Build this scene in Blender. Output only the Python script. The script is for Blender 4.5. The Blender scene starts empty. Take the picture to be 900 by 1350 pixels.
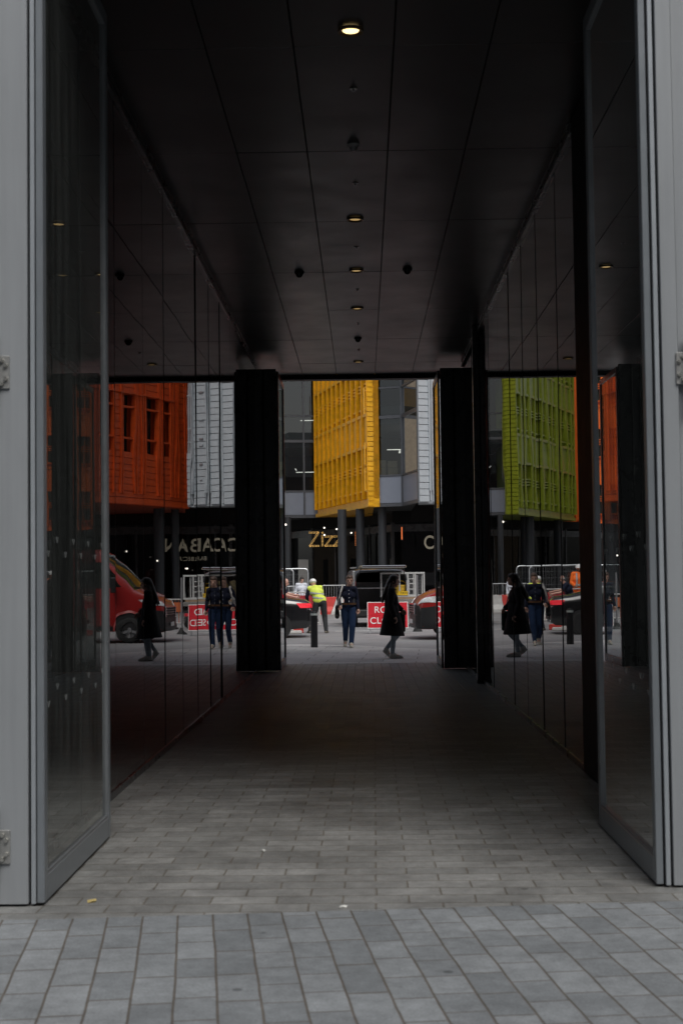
import bpy, bmesh, math, random
from mathutils import Vector, Matrix
from mathutils.bvhtree import BVHTree

random.seed(11)
C = bpy.context.scene.collection
R = math.radians

# ------------------------------------------------------------------ materials
MATS = {}


def new_mat(name):
    m = bpy.data.materials.new(name)
    m.use_nodes = True
    n = m.node_tree.nodes
    return m, n, m.node_tree.links, n['Principled BSDF']


def pm(name, col, rough=0.5, metal=0.0, spec=0.5, var=0.12, scale=6.0, bump=0.0, rvar=0.12, stretch=(1, 1, 1), streak=0.0, coat=0.0):
    """painted / plain surface with procedural soiling"""
    if name in MATS:
        return MATS[name]
    m, n, l, b = new_mat(name)
    tc = n.new('ShaderNodeTexCoord')
    mp = n.new('ShaderNodeMapping')
    mp.inputs['Scale'].default_value = stretch
    l.new(tc.outputs['Object'], mp.inputs['Vector'])
    nz = n.new('ShaderNodeTexNoise')
    nz.inputs['Scale'].default_value = scale
    nz.inputs['Detail'].default_value = 6
    nz.inputs['Roughness'].default_value = 0.65
    l.new(mp.outputs[0], nz.inputs['Vector'])
    mr = n.new('ShaderNodeMapRange')
    mr.inputs[1].default_value = 0.3
    mr.inputs[2].default_value = 0.7
    mr.inputs[3].default_value = 1 - var
    mr.inputs[4].default_value = 1 + var
    l.new(nz.outputs[0], mr.inputs[0])
    mx = n.new('ShaderNodeMix')
    mx.data_type = 'RGBA'
    mx.blend_type = 'MULTIPLY'
    mx.inputs[0].default_value = 1
    mx.inputs[6].default_value = (*col, 1)
    l.new(mr.outputs[0], mx.inputs[7])
    last = mx.outputs[2]
    if streak > 0:
        mp2 = n.new('ShaderNodeMapping')
        mp2.inputs['Scale'].default_value = (9, 9, 0.35)
        l.new(tc.outputs['Object'], mp2.inputs['Vector'])
        n2 = n.new('ShaderNodeTexNoise')
        n2.inputs['Scale'].default_value = 2.0
        n2.inputs['Detail'].default_value = 5
        l.new(mp2.outputs[0], n2.inputs['Vector'])
        m2 = n.new('ShaderNodeMapRange')
        m2.inputs[1].default_value = 0.42
        m2.inputs[2].default_value = 0.72
        m2.inputs[3].default_value = 1
        m2.inputs[4].default_value = 1 - streak
        l.new(n2.outputs[0], m2.inputs[0])
        mm = n.new('ShaderNodeMix')
        mm.data_type = 'RGBA'
        mm.blend_type = 'MULTIPLY'
        mm.inputs[0].default_value = 1
        l.new(last, mm.inputs[6])
        l.new(m2.outputs[0], mm.inputs[7])
        last = mm.outputs[2]
    l.new(last, b.inputs['Base Color'])
    rr = n.new('ShaderNodeMapRange')
    rr.inputs[3].default_value = max(0.0, rough - rvar * rough * 2)
    rr.inputs[4].default_value = min(1.0, rough + rvar * rough * 2)
    l.new(nz.outputs[0], rr.inputs[0])
    l.new(rr.outputs[0], b.inputs['Roughness'])
    b.inputs['Metallic'].default_value = metal
    b.inputs['Specular IOR Level'].default_value = spec
    b.inputs['Coat Weight'].default_value = coat
    b.inputs['Coat Roughness'].default_value = 0.05
    if bump > 0:
        bp = n.new('ShaderNodeBump')
        bp.inputs['Strength'].default_value = 1
        bp.inputs['Distance'].default_value = bump
        l.new(nz.outputs[0], bp.inputs['Height'])
        l.new(bp.outputs[0], b.inputs['Normal'])
    MATS[name] = m
    return m


def emit(name, col, strength):
    m, n, l, b = new_mat(name)
    b.inputs['Base Color'].default_value = (*[min(1, c) for c in col], 1)
    b.inputs['Emission Color'].default_value = (*col, 1)
    b.inputs['Emission Strength'].default_value = strength
    MATS[name] = m
    return m


def dark_mirror(name, col, ior, wave=0.0):
    """back-painted dark glass: a smooth dielectric over near-black"""
    m, n, l, b = new_mat(name)
    b.inputs['Base Color'].default_value = (*col, 1)
    b.inputs['IOR'].default_value = ior
    tc = n.new('ShaderNodeTexCoord')
    nz = n.new('ShaderNodeTexNoise')
    nz.inputs['Scale'].default_value = 3.5
    nz.inputs['Detail'].default_value = 5
    l.new(tc.outputs['Object'], nz.inputs['Vector'])
    rr = n.new('ShaderNodeMapRange')
    rr.inputs[1].default_value = 0.45
    rr.inputs[2].default_value = 0.8
    rr.inputs[3].default_value = 0.0
    rr.inputs[4].default_value = 0.035
    l.new(nz.outputs[0], rr.inputs[0])
    l.new(rr.outputs[0], b.inputs['Roughness'])
    if wave:
        n2 = n.new('ShaderNodeTexNoise')
        n2.inputs['Scale'].default_value = 0.9
        n2.inputs['Detail'].default_value = 1
        l.new(tc.outputs['Object'], n2.inputs['Vector'])
        bp = n.new('ShaderNodeBump')
        bp.inputs['Strength'].default_value = 1
        bp.inputs['Distance'].default_value = wave
        l.new(n2.outputs[0], bp.inputs['Height'])
        l.new(bp.outputs[0], b.inputs['Normal'])
    MATS[name] = m
    return m


def clear_glass(name, tint, ior=1.5, dust=0.0):
    """thin sheet of glass: fresnel reflection over tinted see-through"""
    m = bpy.data.materials.new(name)
    m.use_nodes = True
    n, l = m.node_tree.nodes, m.node_tree.links
    n.clear()
    out = n.new('ShaderNodeOutputMaterial')
    mix = n.new('ShaderNodeMixShader')
    fr = n.new('ShaderNodeFresnel')
    fr.inputs['IOR'].default_value = ior
    tr = n.new('ShaderNodeBsdfTransparent')
    tr.inputs['Color'].default_value = (*tint, 1)
    gl = n.new('ShaderNodeBsdfGlossy')
    gl.inputs['Roughness'].default_value = 0.0
    gl.inputs['Color'].default_value = (0.95, 0.97, 0.97, 1)
    f2 = n.new('ShaderNodeMath')           # both faces of the sheet reflect: 2F / (1 + F)
    f2.operation = 'MULTIPLY'
    f2.inputs[1].default_value = 2
    f3 = n.new('ShaderNodeMath')
    f3.operation = 'ADD'
    f3.inputs[1].default_value = 1
    f4 = n.new('ShaderNodeMath')
    f4.operation = 'DIVIDE'
    l.new(fr.outputs[0], f2.inputs[0])
    l.new(fr.outputs[0], f3.inputs[0])
    l.new(f2.outputs[0], f4.inputs[0])
    l.new(f3.outputs[0], f4.inputs[1])
    l.new(f4.outputs[0], mix.inputs[0])
    l.new(tr.outputs[0], mix.inputs[1])
    l.new(gl.outputs[0], mix.inputs[2])
    if dust:
        df = n.new('ShaderNodeBsdfDiffuse')
        df.inputs['Color'].default_value = (0.52, 0.56, 0.54, 1)
        tc = n.new('ShaderNodeTexCoord')
        mp = n.new('ShaderNodeMapping')
        mp.inputs['Scale'].default_value = (1, 6, 0.6)
        l.new(tc.outputs['Object'], mp.inputs['Vector'])
        nz = n.new('ShaderNodeTexNoise')
        nz.inputs['Scale'].default_value = 1.6
        nz.inputs['Detail'].default_value = 6
        l.new(mp.outputs[0], nz.inputs['Vector'])
        mr = n.new('ShaderNodeMapRange')
        mr.inputs[1].default_value = 0.3
        mr.inputs[2].default_value = 0.75
        mr.inputs[3].default_value = dust * 0.5
        mr.inputs[4].default_value = dust * 1.6
        l.new(nz.outputs[0], mr.inputs[0])
        m2 = n.new('ShaderNodeMixShader')
        l.new(mr.outputs[0], m2.inputs[0])
        l.new(mix.outputs[0], m2.inputs[1])
        l.new(df.outputs[0], m2.inputs[2])
        l.new(m2.outputs[0], out.inputs[0])
    else:
        l.new(mix.outputs[0], out.inputs[0])
    MATS[name] = m
    return m


def paving(name, bw, rh, rot, ca, cb, mort, msize=0.006, off=0.5, loose=0.0, vshift=(0, 0), dirt=0.25, rough=0.75, bump=0.0025, squash=1.0):
    m, n, l, b = new_mat(name)
    geo = n.new('ShaderNodeNewGeometry')
    mp = n.new('ShaderNodeMapping')
    mp.inputs['Rotation'].default_value = (0, 0, rot)
    mp.inputs['Location'].default_value = (vshift[0], vshift[1], 0)
    l.new(geo.outputs['Position'], mp.inputs['Vector'])
    wob = n.new('ShaderNodeTexNoise')            # laid by hand: joints waver a little
    wob.inputs['Scale'].default_value = 2.2
    wob.inputs['Detail'].default_value = 2
    l.new(geo.outputs['Position'], wob.inputs['Vector'])
    va = n.new('ShaderNodeVectorMath')
    va.operation = 'MULTIPLY_ADD'
    va.inputs[1].default_value = (0.016, 0.016, 0)
    l.new(wob.outputs[1], va.inputs[0])
    l.new(mp.outputs[0], va.inputs[2])
    last = va.outputs[0]
    if loose:                                   # every course cut to its own lengths
        sp = n.new('ShaderNodeSeparateXYZ')
        l.new(last, sp.inputs[0])
        dv_ = n.new('ShaderNodeMath')
        dv_.operation = 'DIVIDE'
        dv_.inputs[1].default_value = rh
        l.new(sp.outputs[1], dv_.inputs[0])
        fl_ = n.new('ShaderNodeMath')
        fl_.operation = 'FLOOR'
        l.new(dv_.outputs[0], fl_.inputs[0])
        wn = n.new('ShaderNodeTexWhiteNoise')
        wn.noise_dimensions = '1D'
        l.new(fl_.outputs[0], wn.inputs['W'])
        sc_ = n.new('ShaderNodeMapRange')
        sc_.inputs[3].default_value = 1 - loose
        sc_.inputs[4].default_value = 1 + loose
        l.new(wn.outputs['Value'], sc_.inputs[0])
        mu_ = n.new('ShaderNodeMath')
        mu_.operation = 'MULTIPLY'
        l.new(sp.outputs[0], mu_.inputs[0])
        l.new(sc_.outputs[0], mu_.inputs[1])
        ad_ = n.new('ShaderNodeMath')
        ad_.operation = 'MULTIPLY_ADD'
        ad_.inputs[1].default_value = 3.7
        l.new(wn.outputs['Value'], ad_.inputs[0])
        l.new(mu_.outputs[0], ad_.inputs[2])
        cb_ = n.new('ShaderNodeCombineXYZ')
        l.new(ad_.outputs[0], cb_.inputs[0])
        l.new(sp.outputs[1], cb_.inputs[1])
        last = cb_.outputs[0]
    br = n.new('ShaderNodeTexBrick')
    br.offset = off
    br.offset_frequency = 2
    br.squash = squash
    br.inputs['Color1'].default_value = (*ca, 1)
    br.inputs['Color2'].default_value = (*cb, 1)
    br.inputs['Mortar'].default_value = (*mort, 1)
    br.inputs['Scale'].default_value = 1
    br.inputs['Mortar Size'].default_value = msize
    br.inputs['Mortar Smooth'].default_value = 0.25
    br.inputs['Brick Width'].default_value = bw
    br.inputs['Row Height'].default_value = rh
    l.new(last, br.inputs['Vector'])
    ns = n.new('ShaderNodeTexNoise')             # speckle of the stone
    ns.inputs['Scale'].default_value = 90
    ns.inputs['Detail'].default_value = 4
    l.new(geo.outputs['Position'], ns.inputs['Vector'])
    nd = n.new('ShaderNodeTexNoise')             # broad dirt
    nd.inputs['Scale'].default_value = 1.7
    nd.inputs['Detail'].default_value = 7
    nd.inputs['Roughness'].default_value = 0.7
    l.new(geo.outputs['Position'], nd.inputs['Vector'])
    m1 = n.new('ShaderNodeMapRange')
    m1.inputs[1].default_value = 0.25
    m1.inputs[2].default_value = 0.75
    m1.inputs[3].default_value = 0.8
    m1.inputs[4].default_value = 1.2
    l.new(ns.outputs[0], m1.inputs[0])
    m2 = n.new('ShaderNodeMapRange')
    m2.inputs[1].default_value = 0.3
    m2.inputs[2].default_value = 0.72
    m2.inputs[3].default_value = 1 - dirt
    m2.inputs[4].default_value = 1 + dirt * 0.6
    l.new(nd.outputs[0], m2.inputs[0])
    nm = n.new('ShaderNodeTexNoise')             # mottling inside each stone
    nm.inputs['Scale'].default_value = 13
    nm.inputs['Detail'].default_value = 5
    nm.inputs['Roughness'].default_value = 0.7
    l.new(geo.outputs['Position'], nm.inputs['Vector'])
    m3 = n.new('ShaderNodeMapRange')
    m3.inputs[1].default_value = 0.3
    m3.inputs[2].default_value = 0.7
    m3.inputs[3].default_value = 0.8
    m3.inputs[4].default_value = 1.18
    l.new(nm.outputs[0], m3.inputs[0])
    mu0 = n.new('ShaderNodeMath')
    mu0.operation = 'MULTIPLY'
    l.new(m1.outputs[0], mu0.inputs[0])
    l.new(m3.outputs[0], mu0.inputs[1])
    mu = n.new('ShaderNodeMath')
    mu.operation = 'MULTIPLY'
    l.new(mu0.outputs[0], mu.inputs[0])
    l.new(m2.outputs[0], mu.inputs[1])
    # chewing-gum spots and small stains
    vo = n.new('ShaderNodeTexVoronoi')
    vo.inputs['Scale'].default_value = 2.6
    l.new(geo.outputs['Position'], vo.inputs['Vector'])
    ms = n.new('ShaderNodeMapRange')
    ms.inputs[1].default_value = 0.045
    ms.inputs[2].default_value = 0.065
    ms.inputs[3].default_value = 0.5
    ms.inputs[4].default_value = 1.0
    l.new(vo.outputs['Distance'], ms.inputs[0])
    mu2 = n.new('ShaderNodeMath')
    mu2.operation = 'MULTIPLY'
    l.new(mu.outputs[0], mu2.inputs[0])
    l.new(ms.outputs[0], mu2.inputs[1])
    mx = n.new('ShaderNodeMix')
    mx.data_type = 'RGBA'
    mx.blend_type = 'MULTIPLY'
    mx.inputs[0].default_value = 1
    l.new(br.outputs['Color'], mx.inputs[6])
    l.new(mu2.outputs[0], mx.inputs[7])
    l.new(mx.outputs[2], b.inputs['Base Color'])
    mr = n.new('ShaderNodeMapRange')
    mr.inputs[3].default_value = rough - 0.18
    mr.inputs[4].default_value = rough + 0.12
    l.new(nd.outputs[0], mr.inputs[0])
    l.new(mr.outputs[0], b.inputs['Roughness'])
    h = n.new('ShaderNodeMath')
    h.operation = 'MULTIPLY_ADD'
    h.inputs[1].default_value = -1.0
    l.new(br.outputs['Fac'], h.inputs[0])
    h2 = n.new('ShaderNodeMath')
    h2.operation = 'MULTIPLY'
    h2.inputs[1].default_value = 0.5
    l.new(ns.outputs[0], h2.inputs[0])
    l.new(h2.outputs[0], h.inputs[2])
    bp = n.new('ShaderNodeBump')
    bp.inputs['Strength'].default_value = 1
    bp.inputs['Distance'].default_value = bump
    l.new(h.outputs[0], bp.inputs['Height'])
    l.new(bp.outputs[0], b.inputs['Normal'])
    MATS[name] = m
    return m


# ------------------------------------------------------------------ mesh kit
class MB:
    def __init__(self):
        self.v, self.f, self.mi = [], [], []

    def add(self, vs, fs, mi=0):
        o = len(self.v)
        self.v += [tuple(p) for p in vs]
        for f in fs:
            self.f.append([i + o for i in f])
            self.mi.append(mi)

    def box(self, x0, x1, y0, y1, z0, z1, mi=0, M=None):
        vs = [Vector(p) for p in ((x0, y0, z0), (x1, y0, z0), (x1, y1, z0), (x0, y1, z0), (x0, y0, z1), (x1, y0, z1), (x1, y1, z1), (x0, y1, z1))]
        if M:
            vs = [M @ p for p in vs]
        self.add(vs, [(0, 3, 2, 1), (4, 5, 6, 7), (0, 1, 5, 4), (1, 2, 6, 5), (2, 3, 7, 6), (3, 0, 4, 7)], mi)
        return self

    def prism(self, poly, z0, z1, mi=0, M=None):
        n = len(poly)
        vs = [Vector((x, y, z0)) for x, y in poly] + [Vector((x, y, z1)) for x, y in poly]
        if M:
            vs = [M @ p for p in vs]
        self.add(vs, [tuple(range(n))[::-1], tuple(range(n, 2 * n))] + [(i, (i + 1) % n, (i + 1) % n + n, i + n) for i in range(n)], mi)
        return self

    def cyl(self, a, b, r0, r1=None, n=12, mi=0):
        a, b = Vector(a), Vector(b)
        r1 = r0 if r1 is None else r1
        d = (b - a).normalized()
        u = d.orthogonal().normalized()
        w = d.cross(u)
        vs = []
        for c, r in ((a, r0), (b, r1)):
            for i in range(n):
                t = 2 * math.pi * i / n
                vs.append(c + (u * math.cos(t) + w * math.sin(t)) * r)
        self.add(vs, [tuple(range(n))[::-1], tuple(range(n, 2 * n))] + [(i, (i + 1) % n, (i + 1) % n + n, i + n) for i in range(n)], mi)
        return self

    def tube(self, pts, r, n=8, mi=0):
        for a, b in zip(pts[:-1], pts[1:]):
            self.cyl(a, b, r, r, n, mi)
        return self

    def ball(self, c, r, nu=10, nv=6, mi=0, s=(1, 1, 1)):
        vs, fs = [], []
        for j in range(nv + 1):
            ph = math.pi * j / nv
            for i in range(nu):
                t = 2 * math.pi * i / nu
                vs.append((c[0] + r * s[0] * math.sin(ph) * math.cos(t), c[1] + r * s[1] * math.sin(ph) * math.sin(t), c[2] + r * s[2] * math.cos(ph)))
        for j in range(nv):
            for i in range(nu):
                fs.append((j * nu + i, (j + 1) * nu + i, (j + 1) * nu + (i + 1) % nu, j * nu + (i + 1) % nu))
        self.add(vs, fs, mi)
        return self

    def build(self, name, mats, parent=None, off=None, smooth=False, bevel=0.0, seg=1):
        me = bpy.data.meshes.new(name)
        vs = self.v
        if off is not None:
            vs = [(p[0] - off[0], p[1] - off[1], p[2] - off[2]) for p in vs]
        me.from_pydata(vs, [], self.f)
        for m in (mats if isinstance(mats, (list, tuple)) else [mats]):
            me.materials.append(m)
        me.polygons.foreach_set('material_index', self.mi)
        bm = bmesh.new()
        bm.from_mesh(me)
        bmesh.ops.remove_doubles(bm, verts=bm.verts, dist=1e-5) if smooth else None
        bmesh.ops.recalc_face_normals(bm, faces=bm.faces)
        bm.to_mesh(me)
        bm.free()
        if smooth:
            me.polygons.foreach_set('use_smooth', [True] * len(me.polygons))
            me.set_sharp_from_angle(angle=R(42))
        o = bpy.data.objects.new(name, me)
        C.objects.link(o)
        if parent:
            o.parent = parent
        if bevel:
            bv = o.modifiers.new('bevel', 'BEVEL')
            bv.width = bevel
            bv.segments = seg
            bv.limit_method = 'ANGLE'
        return o


def build_each(mb, name, mats, parent=None, off=None, smooth=False, bevel=0.0):
    """every separate piece of mb becomes an object of its own"""
    par = list(range(len(mb.v)))

    def find(i):
        while par[i] != i:
            par[i] = par[par[i]]
            i = par[i]
        return i
    for f in mb.f:
        for i in f[1:]:
            par[find(i)] = find(f[0])
    groups = {}
    for f, m in zip(mb.f, mb.mi):
        groups.setdefault(find(f[0]), []).append((f, m))
    out = []
    for g in groups.values():
        q = MB()
        ids = {}
        for f, m in g:
            for i in f:
                if i not in ids:
                    ids[i] = len(q.v)
                    q.v.append(mb.v[i])
            q.f.append([ids[i] for i in f])
            q.mi.append(m)
        out.append(q.build(name, mats, parent, off, smooth, bevel))
    return out


def tag(o, label=None, cat=None, group=None, kind=None):
    if label:
        o['label'] = label
    if cat:
        o['category'] = cat
    if group:
        o['group'] = group
    if kind:
        o['kind'] = kind
    return o


def thing(name, label, cat, loc=(0, 0, 0), rz=0.0, group=None):
    o = bpy.data.objects.new(name, None)
    o.empty_display_size = 0.2
    o.location = loc
    o.rotation_euler = (0, 0, rz)
    C.objects.link(o)
    return tag(o, label, cat, group)


def text_mesh(txt, size, ext, M, name, mat, parent=None, off=None, align='CENTER', space=1.0, bold=0.0):
    cu = bpy.data.curves.new(name, 'FONT')
    cu.body = txt
    cu.size = size
    cu.extrude = ext
    cu.offset = bold
    cu.space_character = space
    cu.align_x = align
    cu.align_y = 'CENTER'
    t = bpy.data.objects.new(name, cu)
    C.objects.link(t)
    bpy.context.view_layer.update()
    me = bpy.data.meshes.new_from_object(t.evaluated_get(bpy.context.evaluated_depsgraph_get()))
    bpy.data.objects.remove(t)
    me.transform(M)
    if off is not None:
        me.transform(Matrix.Translation(-Vector(off)))
    me.materials.clear()
    me.materials.append(mat)
    me.name = name
    o = bpy.data.objects.new(name, me)
    C.objects.link(o)
    o.parent = parent
    return o


UPRIGHT = Matrix.Rotation(R(90), 4, 'X')       # text facing -Y, reading left to right from the camera

# ------------------------------------------------------------------ palette
M_STEEL = pm('satin_grey_cladding', (0.285, 0.300, 0.316), 0.45, 0.1, var=0.07, scale=1.6, streak=0.10, stretch=(1, 1, 0.35))
M_TRIM = pm('grey_trim_paint', (0.35, 0.378, 0.405), 0.36, 0.3, var=0.06, scale=3, streak=0.06)
M_FRAME = pm('grey_frame_paint', (0.215, 0.235, 0.255), 0.34, 0.35, var=0.08, scale=3, streak=0.08)
M_GASKET = pm('black_gasket', (0.012, 0.012, 0.013), 0.6)
M_BOLT = pm('stainless_bolt', (0.55, 0.54, 0.5), 0.3, 0.9, scale=30)
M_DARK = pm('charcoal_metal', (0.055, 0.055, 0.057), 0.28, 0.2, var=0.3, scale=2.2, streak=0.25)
M_DARK2 = pm('dark_handle_metal', (0.28, 0.28, 0.29), 0.35, 0.5)
M_BLACKGLASS = dark_mirror('dark_glass_panel', (0.004, 0.004, 0.0045), 1.42, wave=0.0011)
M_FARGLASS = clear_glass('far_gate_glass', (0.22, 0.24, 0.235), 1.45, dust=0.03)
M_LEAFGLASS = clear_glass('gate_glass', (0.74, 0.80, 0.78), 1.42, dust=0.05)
M_OFFICE = clear_glass('office_glass', (0.45, 0.5, 0.5), 1.45)
M_CEIL = pm('ceiling_panel_metal', (0.029, 0.0295, 0.029), 0.36, 0.35, var=0.22, scale=1.2, rvar=0.2)
M_FROST = pm('frosted_mark', (0.34, 0.36, 0.36), 0.6)
M_MASS = pm('grey_render', (0.2, 0.2, 0.21), 0.8, bump=0.003)
M_YEL = pm('yellow_terracotta', (0.84, 0.41, 0.010), 0.30, var=0.20, scale=2.9, streak=0.10)
M_ORG = pm('orange_red_terracotta', (0.62, 0.082, 0.016), 0.30, var=0.20, scale=2.9, streak=0.10)
M_ORG2 = pm('orange_terracotta', (0.72, 0.13, 0.015), 0.34, var=0.10, scale=2.5, streak=0.08)
M_GRN = pm('green_terracotta', (0.25, 0.30, 0.025), 0.30, var=0.20, scale=2.9, streak=0.10)
M_GRY = pm('grey_terracotta', (0.37, 0.405, 0.43), 0.4, var=0.08, scale=2.5, streak=0.08)
M_SPAN = pm('spandrel_panel', (0.25, 0.275, 0.33), 0.3, 0.1, var=0.06, scale=1.3)
M_MULL = pm('mullion_paint', (0.10, 0.105, 0.115), 0.4, 0.3)
M_INT = pm('dark_interior', (0.035, 0.033, 0.03), 0.8)
M_WINDOW = dark_mirror('window_glass', (0.012, 0.016, 0.015), 1.5)
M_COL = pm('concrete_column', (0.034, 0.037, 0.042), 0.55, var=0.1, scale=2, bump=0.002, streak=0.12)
M_SHOP = dark_mirror('shopfront_glass', (0.006, 0.006, 0.006), 1.4)
M_LAMP_WARM = emit('lit_downlight', (1.0, 0.72, 0.32), 2.2)
M_LAMP_DIM = emit('lit_downlight_dim', (1.0, 0.66, 0.26), 0.34)
M_LAMP_WHITE = emit('white_lamp', (1.0, 0.93, 0.8), 2.0)
M_TUBE = emit('office_light_strip', (1.0, 0.95, 0.86), 1.1)
M_BULB = emit('sign_bulb', (1.0, 0.58, 0.16), 0.9)
M_RUBBER = pm('tyre_rubber', (0.014, 0.014, 0.014), 0.8, bump=0.002)
M_WHITE = pm('white_paint', (0.75, 0.75, 0.74), 0.5, var=0.1)
M_RED = pm('van_red_paint', (0.30, 0.013, 0.012), 0.3, var=0.05, coat=0.8)
M_BLKCAR = pm('black_car_paint', (0.007, 0.007, 0.008), 0.25, coat=0.9)
M_VANDARK = pm('dark_grey_van_paint', (0.03, 0.034, 0.042), 0.3, coat=0.7)
M_BPLASTIC = pm('black_plastic', (0.014, 0.014, 0.015), 0.5, var=0.15)
M_CHROME = pm('bright_chrome', (0.7, 0.71, 0.72), 0.15, 1.0, var=0.03)
M_CARGLASS = dark_mirror('car_glass', (0.012, 0.016, 0.014), 1.6)
M_HEADLAMP = pm('headlamp_lens', (0.72, 0.74, 0.75), 0.3, 0.0, var=0.35, scale=14, coat=1.0)
M_TAILLAMP = emit('lit_tail_lamp', (0.7, 0.015, 0.03), 0.4)
M_SIGNRED = pm('sign_red', (0.55, 0.022, 0.035), 0.28, var=0.05, coat=0.7)
M_GALV = pm('galvanised_steel', (0.5, 0.52, 0.53), 0.35, 0.8, var=0.15, scale=20)
M_BARRED = pm('barrier_red_plastic', (0.5, 0.045, 0.035), 0.5, var=0.15)
M_BARWHITE = pm('barrier_white_plastic', (0.44, 0.43, 0.41), 0.55, var=0.15)
M_PLATE_Y = pm('yellow_plate', (0.75, 0.48, 0.02), 0.4)
M_SKIN = pm('skin', (0.52, 0.30, 0.22), 0.5, var=0.06)
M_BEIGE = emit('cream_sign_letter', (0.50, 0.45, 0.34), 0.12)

# ------------------------------------------------------------------ ground
G_GROUND = pm('asphalt_far', (0.075, 0.075, 0.078), 0.9, var=0.2, scale=0.8, bump=0.004)


def sheet(name, poly, z, mat, zb=None):
    b = MB()
    if zb is None:
        b.add([(x, y, z) for x, y in poly], [tuple(range(len(poly)))])
    else:
        b.prism(poly, zb, z)
    return tag(b.build(name, mat), kind='structure')


def asphalt():
    m, n, l, b = new_mat('road_asphalt')
    geo = n.new('ShaderNodeNewGeometry')
    a = n.new('ShaderNodeTexNoise')
    a.inputs['Scale'].default_value = 0.55
    a.inputs['Detail'].default_value = 8
    a.inputs['Roughness'].default_value = 0.7
    l.new(geo.outputs['Position'], a.inputs['Vector'])
    f = n.new('ShaderNodeTexNoise')
    f.inputs['Scale'].default_value = 60
    f.inputs['Detail'].default_value = 3
    l.new(geo.outputs['Position'], f.inputs['Vector'])
    r = n.new('ShaderNodeValToRGB')
    r.color_ramp.elements[0].position = 0.3
    r.color_ramp.elements[0].color = (0.17, 0.168, 0.17, 1)
    r.color_ramp.elements[1].position = 0.72
    r.color_ramp.elements[1].color = (0.27, 0.266, 0.27, 1)
    l.new(a.outputs[0], r.inputs[0])
    mr = n.new('ShaderNodeMapRange')
    mr.inputs[3].default_value = 0.72
    mr.inputs[4].default_value = 1.28
    l.new(f.outputs[0], mr.inputs[0])
    mx = n.new('ShaderNodeMix')
    mx.data_type = 'RGBA'
    mx.blend_type = 'MULTIPLY'
    mx.inputs[0].default_value = 1
    l.new(r.outputs[0], mx.inputs[6])
    l.new(mr.outputs[0], mx.inputs[7])
    l.new(mx.outputs[2], b.inputs['Base Color'])
    b.inputs['Roughness'].default_value = 0.75
    bp = n.new('ShaderNodeBump')
    bp.inputs['Distance'].default_value = 0.004
    l.new(f.outputs[0], bp.inputs['Height'])
    l.new(bp.outputs[0], b.inputs['Normal'])
    return m


sheet('ground', [(-400, -400), (400, -400), (400, 400), (-400, 400)], -0.06, G_GROUND)
FORE_END = [(-20, 6.72), (-1.6, 6.93), (1.45, 7.2), (20, 7.9)]
M_FORE = paving('forecourt_setts', 0.30, 0.168, R(90 - 6.8), (0.165, 0.177, 0.187), (0.240, 0.254, 0.266), (0.115, 0.10, 0.085), msize=0.0055, off=0.37, loose=0.28, vshift=(0.05, 0.08), dirt=0.28, bump=0.0035)
sheet('forecourt_paving', [(-20, -14), (20, -14)] + FORE_END[::-1], 0.0, M_FORE, -0.05)
M_PASS = paving('passage_setts', 0.335, 0.172, R(0.4), (0.176, 0.177, 0.172), (0.248, 0.248, 0.241), (0.15, 0.135, 0.115), msize=0.0055, off=0.5, dirt=0.42, bump=0.004, rough=0.56)
sheet('passage_paving', FORE_END + [(20, 20.2), (-20, 20.2)], 0.0, M_PASS, -0.05)
M_PASS2 = paving('passage_end_setts', 0.42, 0.160, R(90), (0.17, 0.172, 0.166), (0.235, 0.237, 0.229), (0.075, 0.068, 0.06), msize=0.008, off=0.45, loose=0.2, dirt=0.34, bump=0.003, rough=0.57)
sheet('passage_end_paving', [(-20, 20.2), (20, 20.2), (20, 27.3), (-20, 27.3)], 0.0, M_PASS2, -0.05)
KERB = [(-60, 36.2), (-3, 35.7), (-1.5, 35.3), (-0.4, 34.5), (0.7, 33.0), (2.2, 31.7), (60, 31.0)]
M_FLAG = paving('york_stone_flags', 1.1, 0.75, R(3), (0.36, 0.355, 0.35), (0.46, 0.45, 0.44), (0.15, 0.145, 0.14), msize=0.010, off=0.4, dirt=0.22, bump=0.002)
sheet('pavement', [(-60, 27.3), (60, 27.3)] + KERB[::-1], 0.0, M_FLAG, -0.05)
b = MB()
kp = [Vector((x, y, 0)) for x, y in KERB]
for i in range(len(kp) - 1):
    p, q = kp[i], kp[i + 1]
    d = (q - p).normalized()
    nrm = Vector((-d.y, d.x, 0))
    b.prism([(p.x, p.y), (q.x, q.y), (q.x + nrm.x * 0.15, q.y + nrm.y * 0.15), (p.x + nrm.x * 0.15, p.y + nrm.y * 0.15)], -0.05, -0.003)
tag(b.build('kerb', pm('granite_kerb', (0.42, 0.41, 0.4), 0.7, var=0.15, scale=20)), kind='structure')
RZ = -0.02
sheet('road', [(x, y + 0.1) for x, y in KERB] + [(60, 62), (-60, 62)], RZ, asphalt(), -0.055)
sheet('far_pavement', [(-60, 62), (60, 62), (60, 110), (-60, 110)], 0.0, pm('plaza_stone', (0.2, 0.195, 0.19), 0.8, var=0.15, bump=0.002), -0.05)
b = MB()
for y0, x0, x1 in ((44.2, -0.9, 9), (50.6, -12, 12)):
    b.add([(x0, y0, RZ + 0.004), (x1, y0 + 0.3, RZ + 0.004), (x1, y0 + 0.46, RZ + 0.004), (x0, y0 + 0.16, RZ + 0.004)], [(0, 1, 2, 3)])
tag(b.build('road_marking', pm('worn_road_paint', (0.62, 0.62, 0.6), 0.7, var=0.3, scale=9)), kind='structure')

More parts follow.
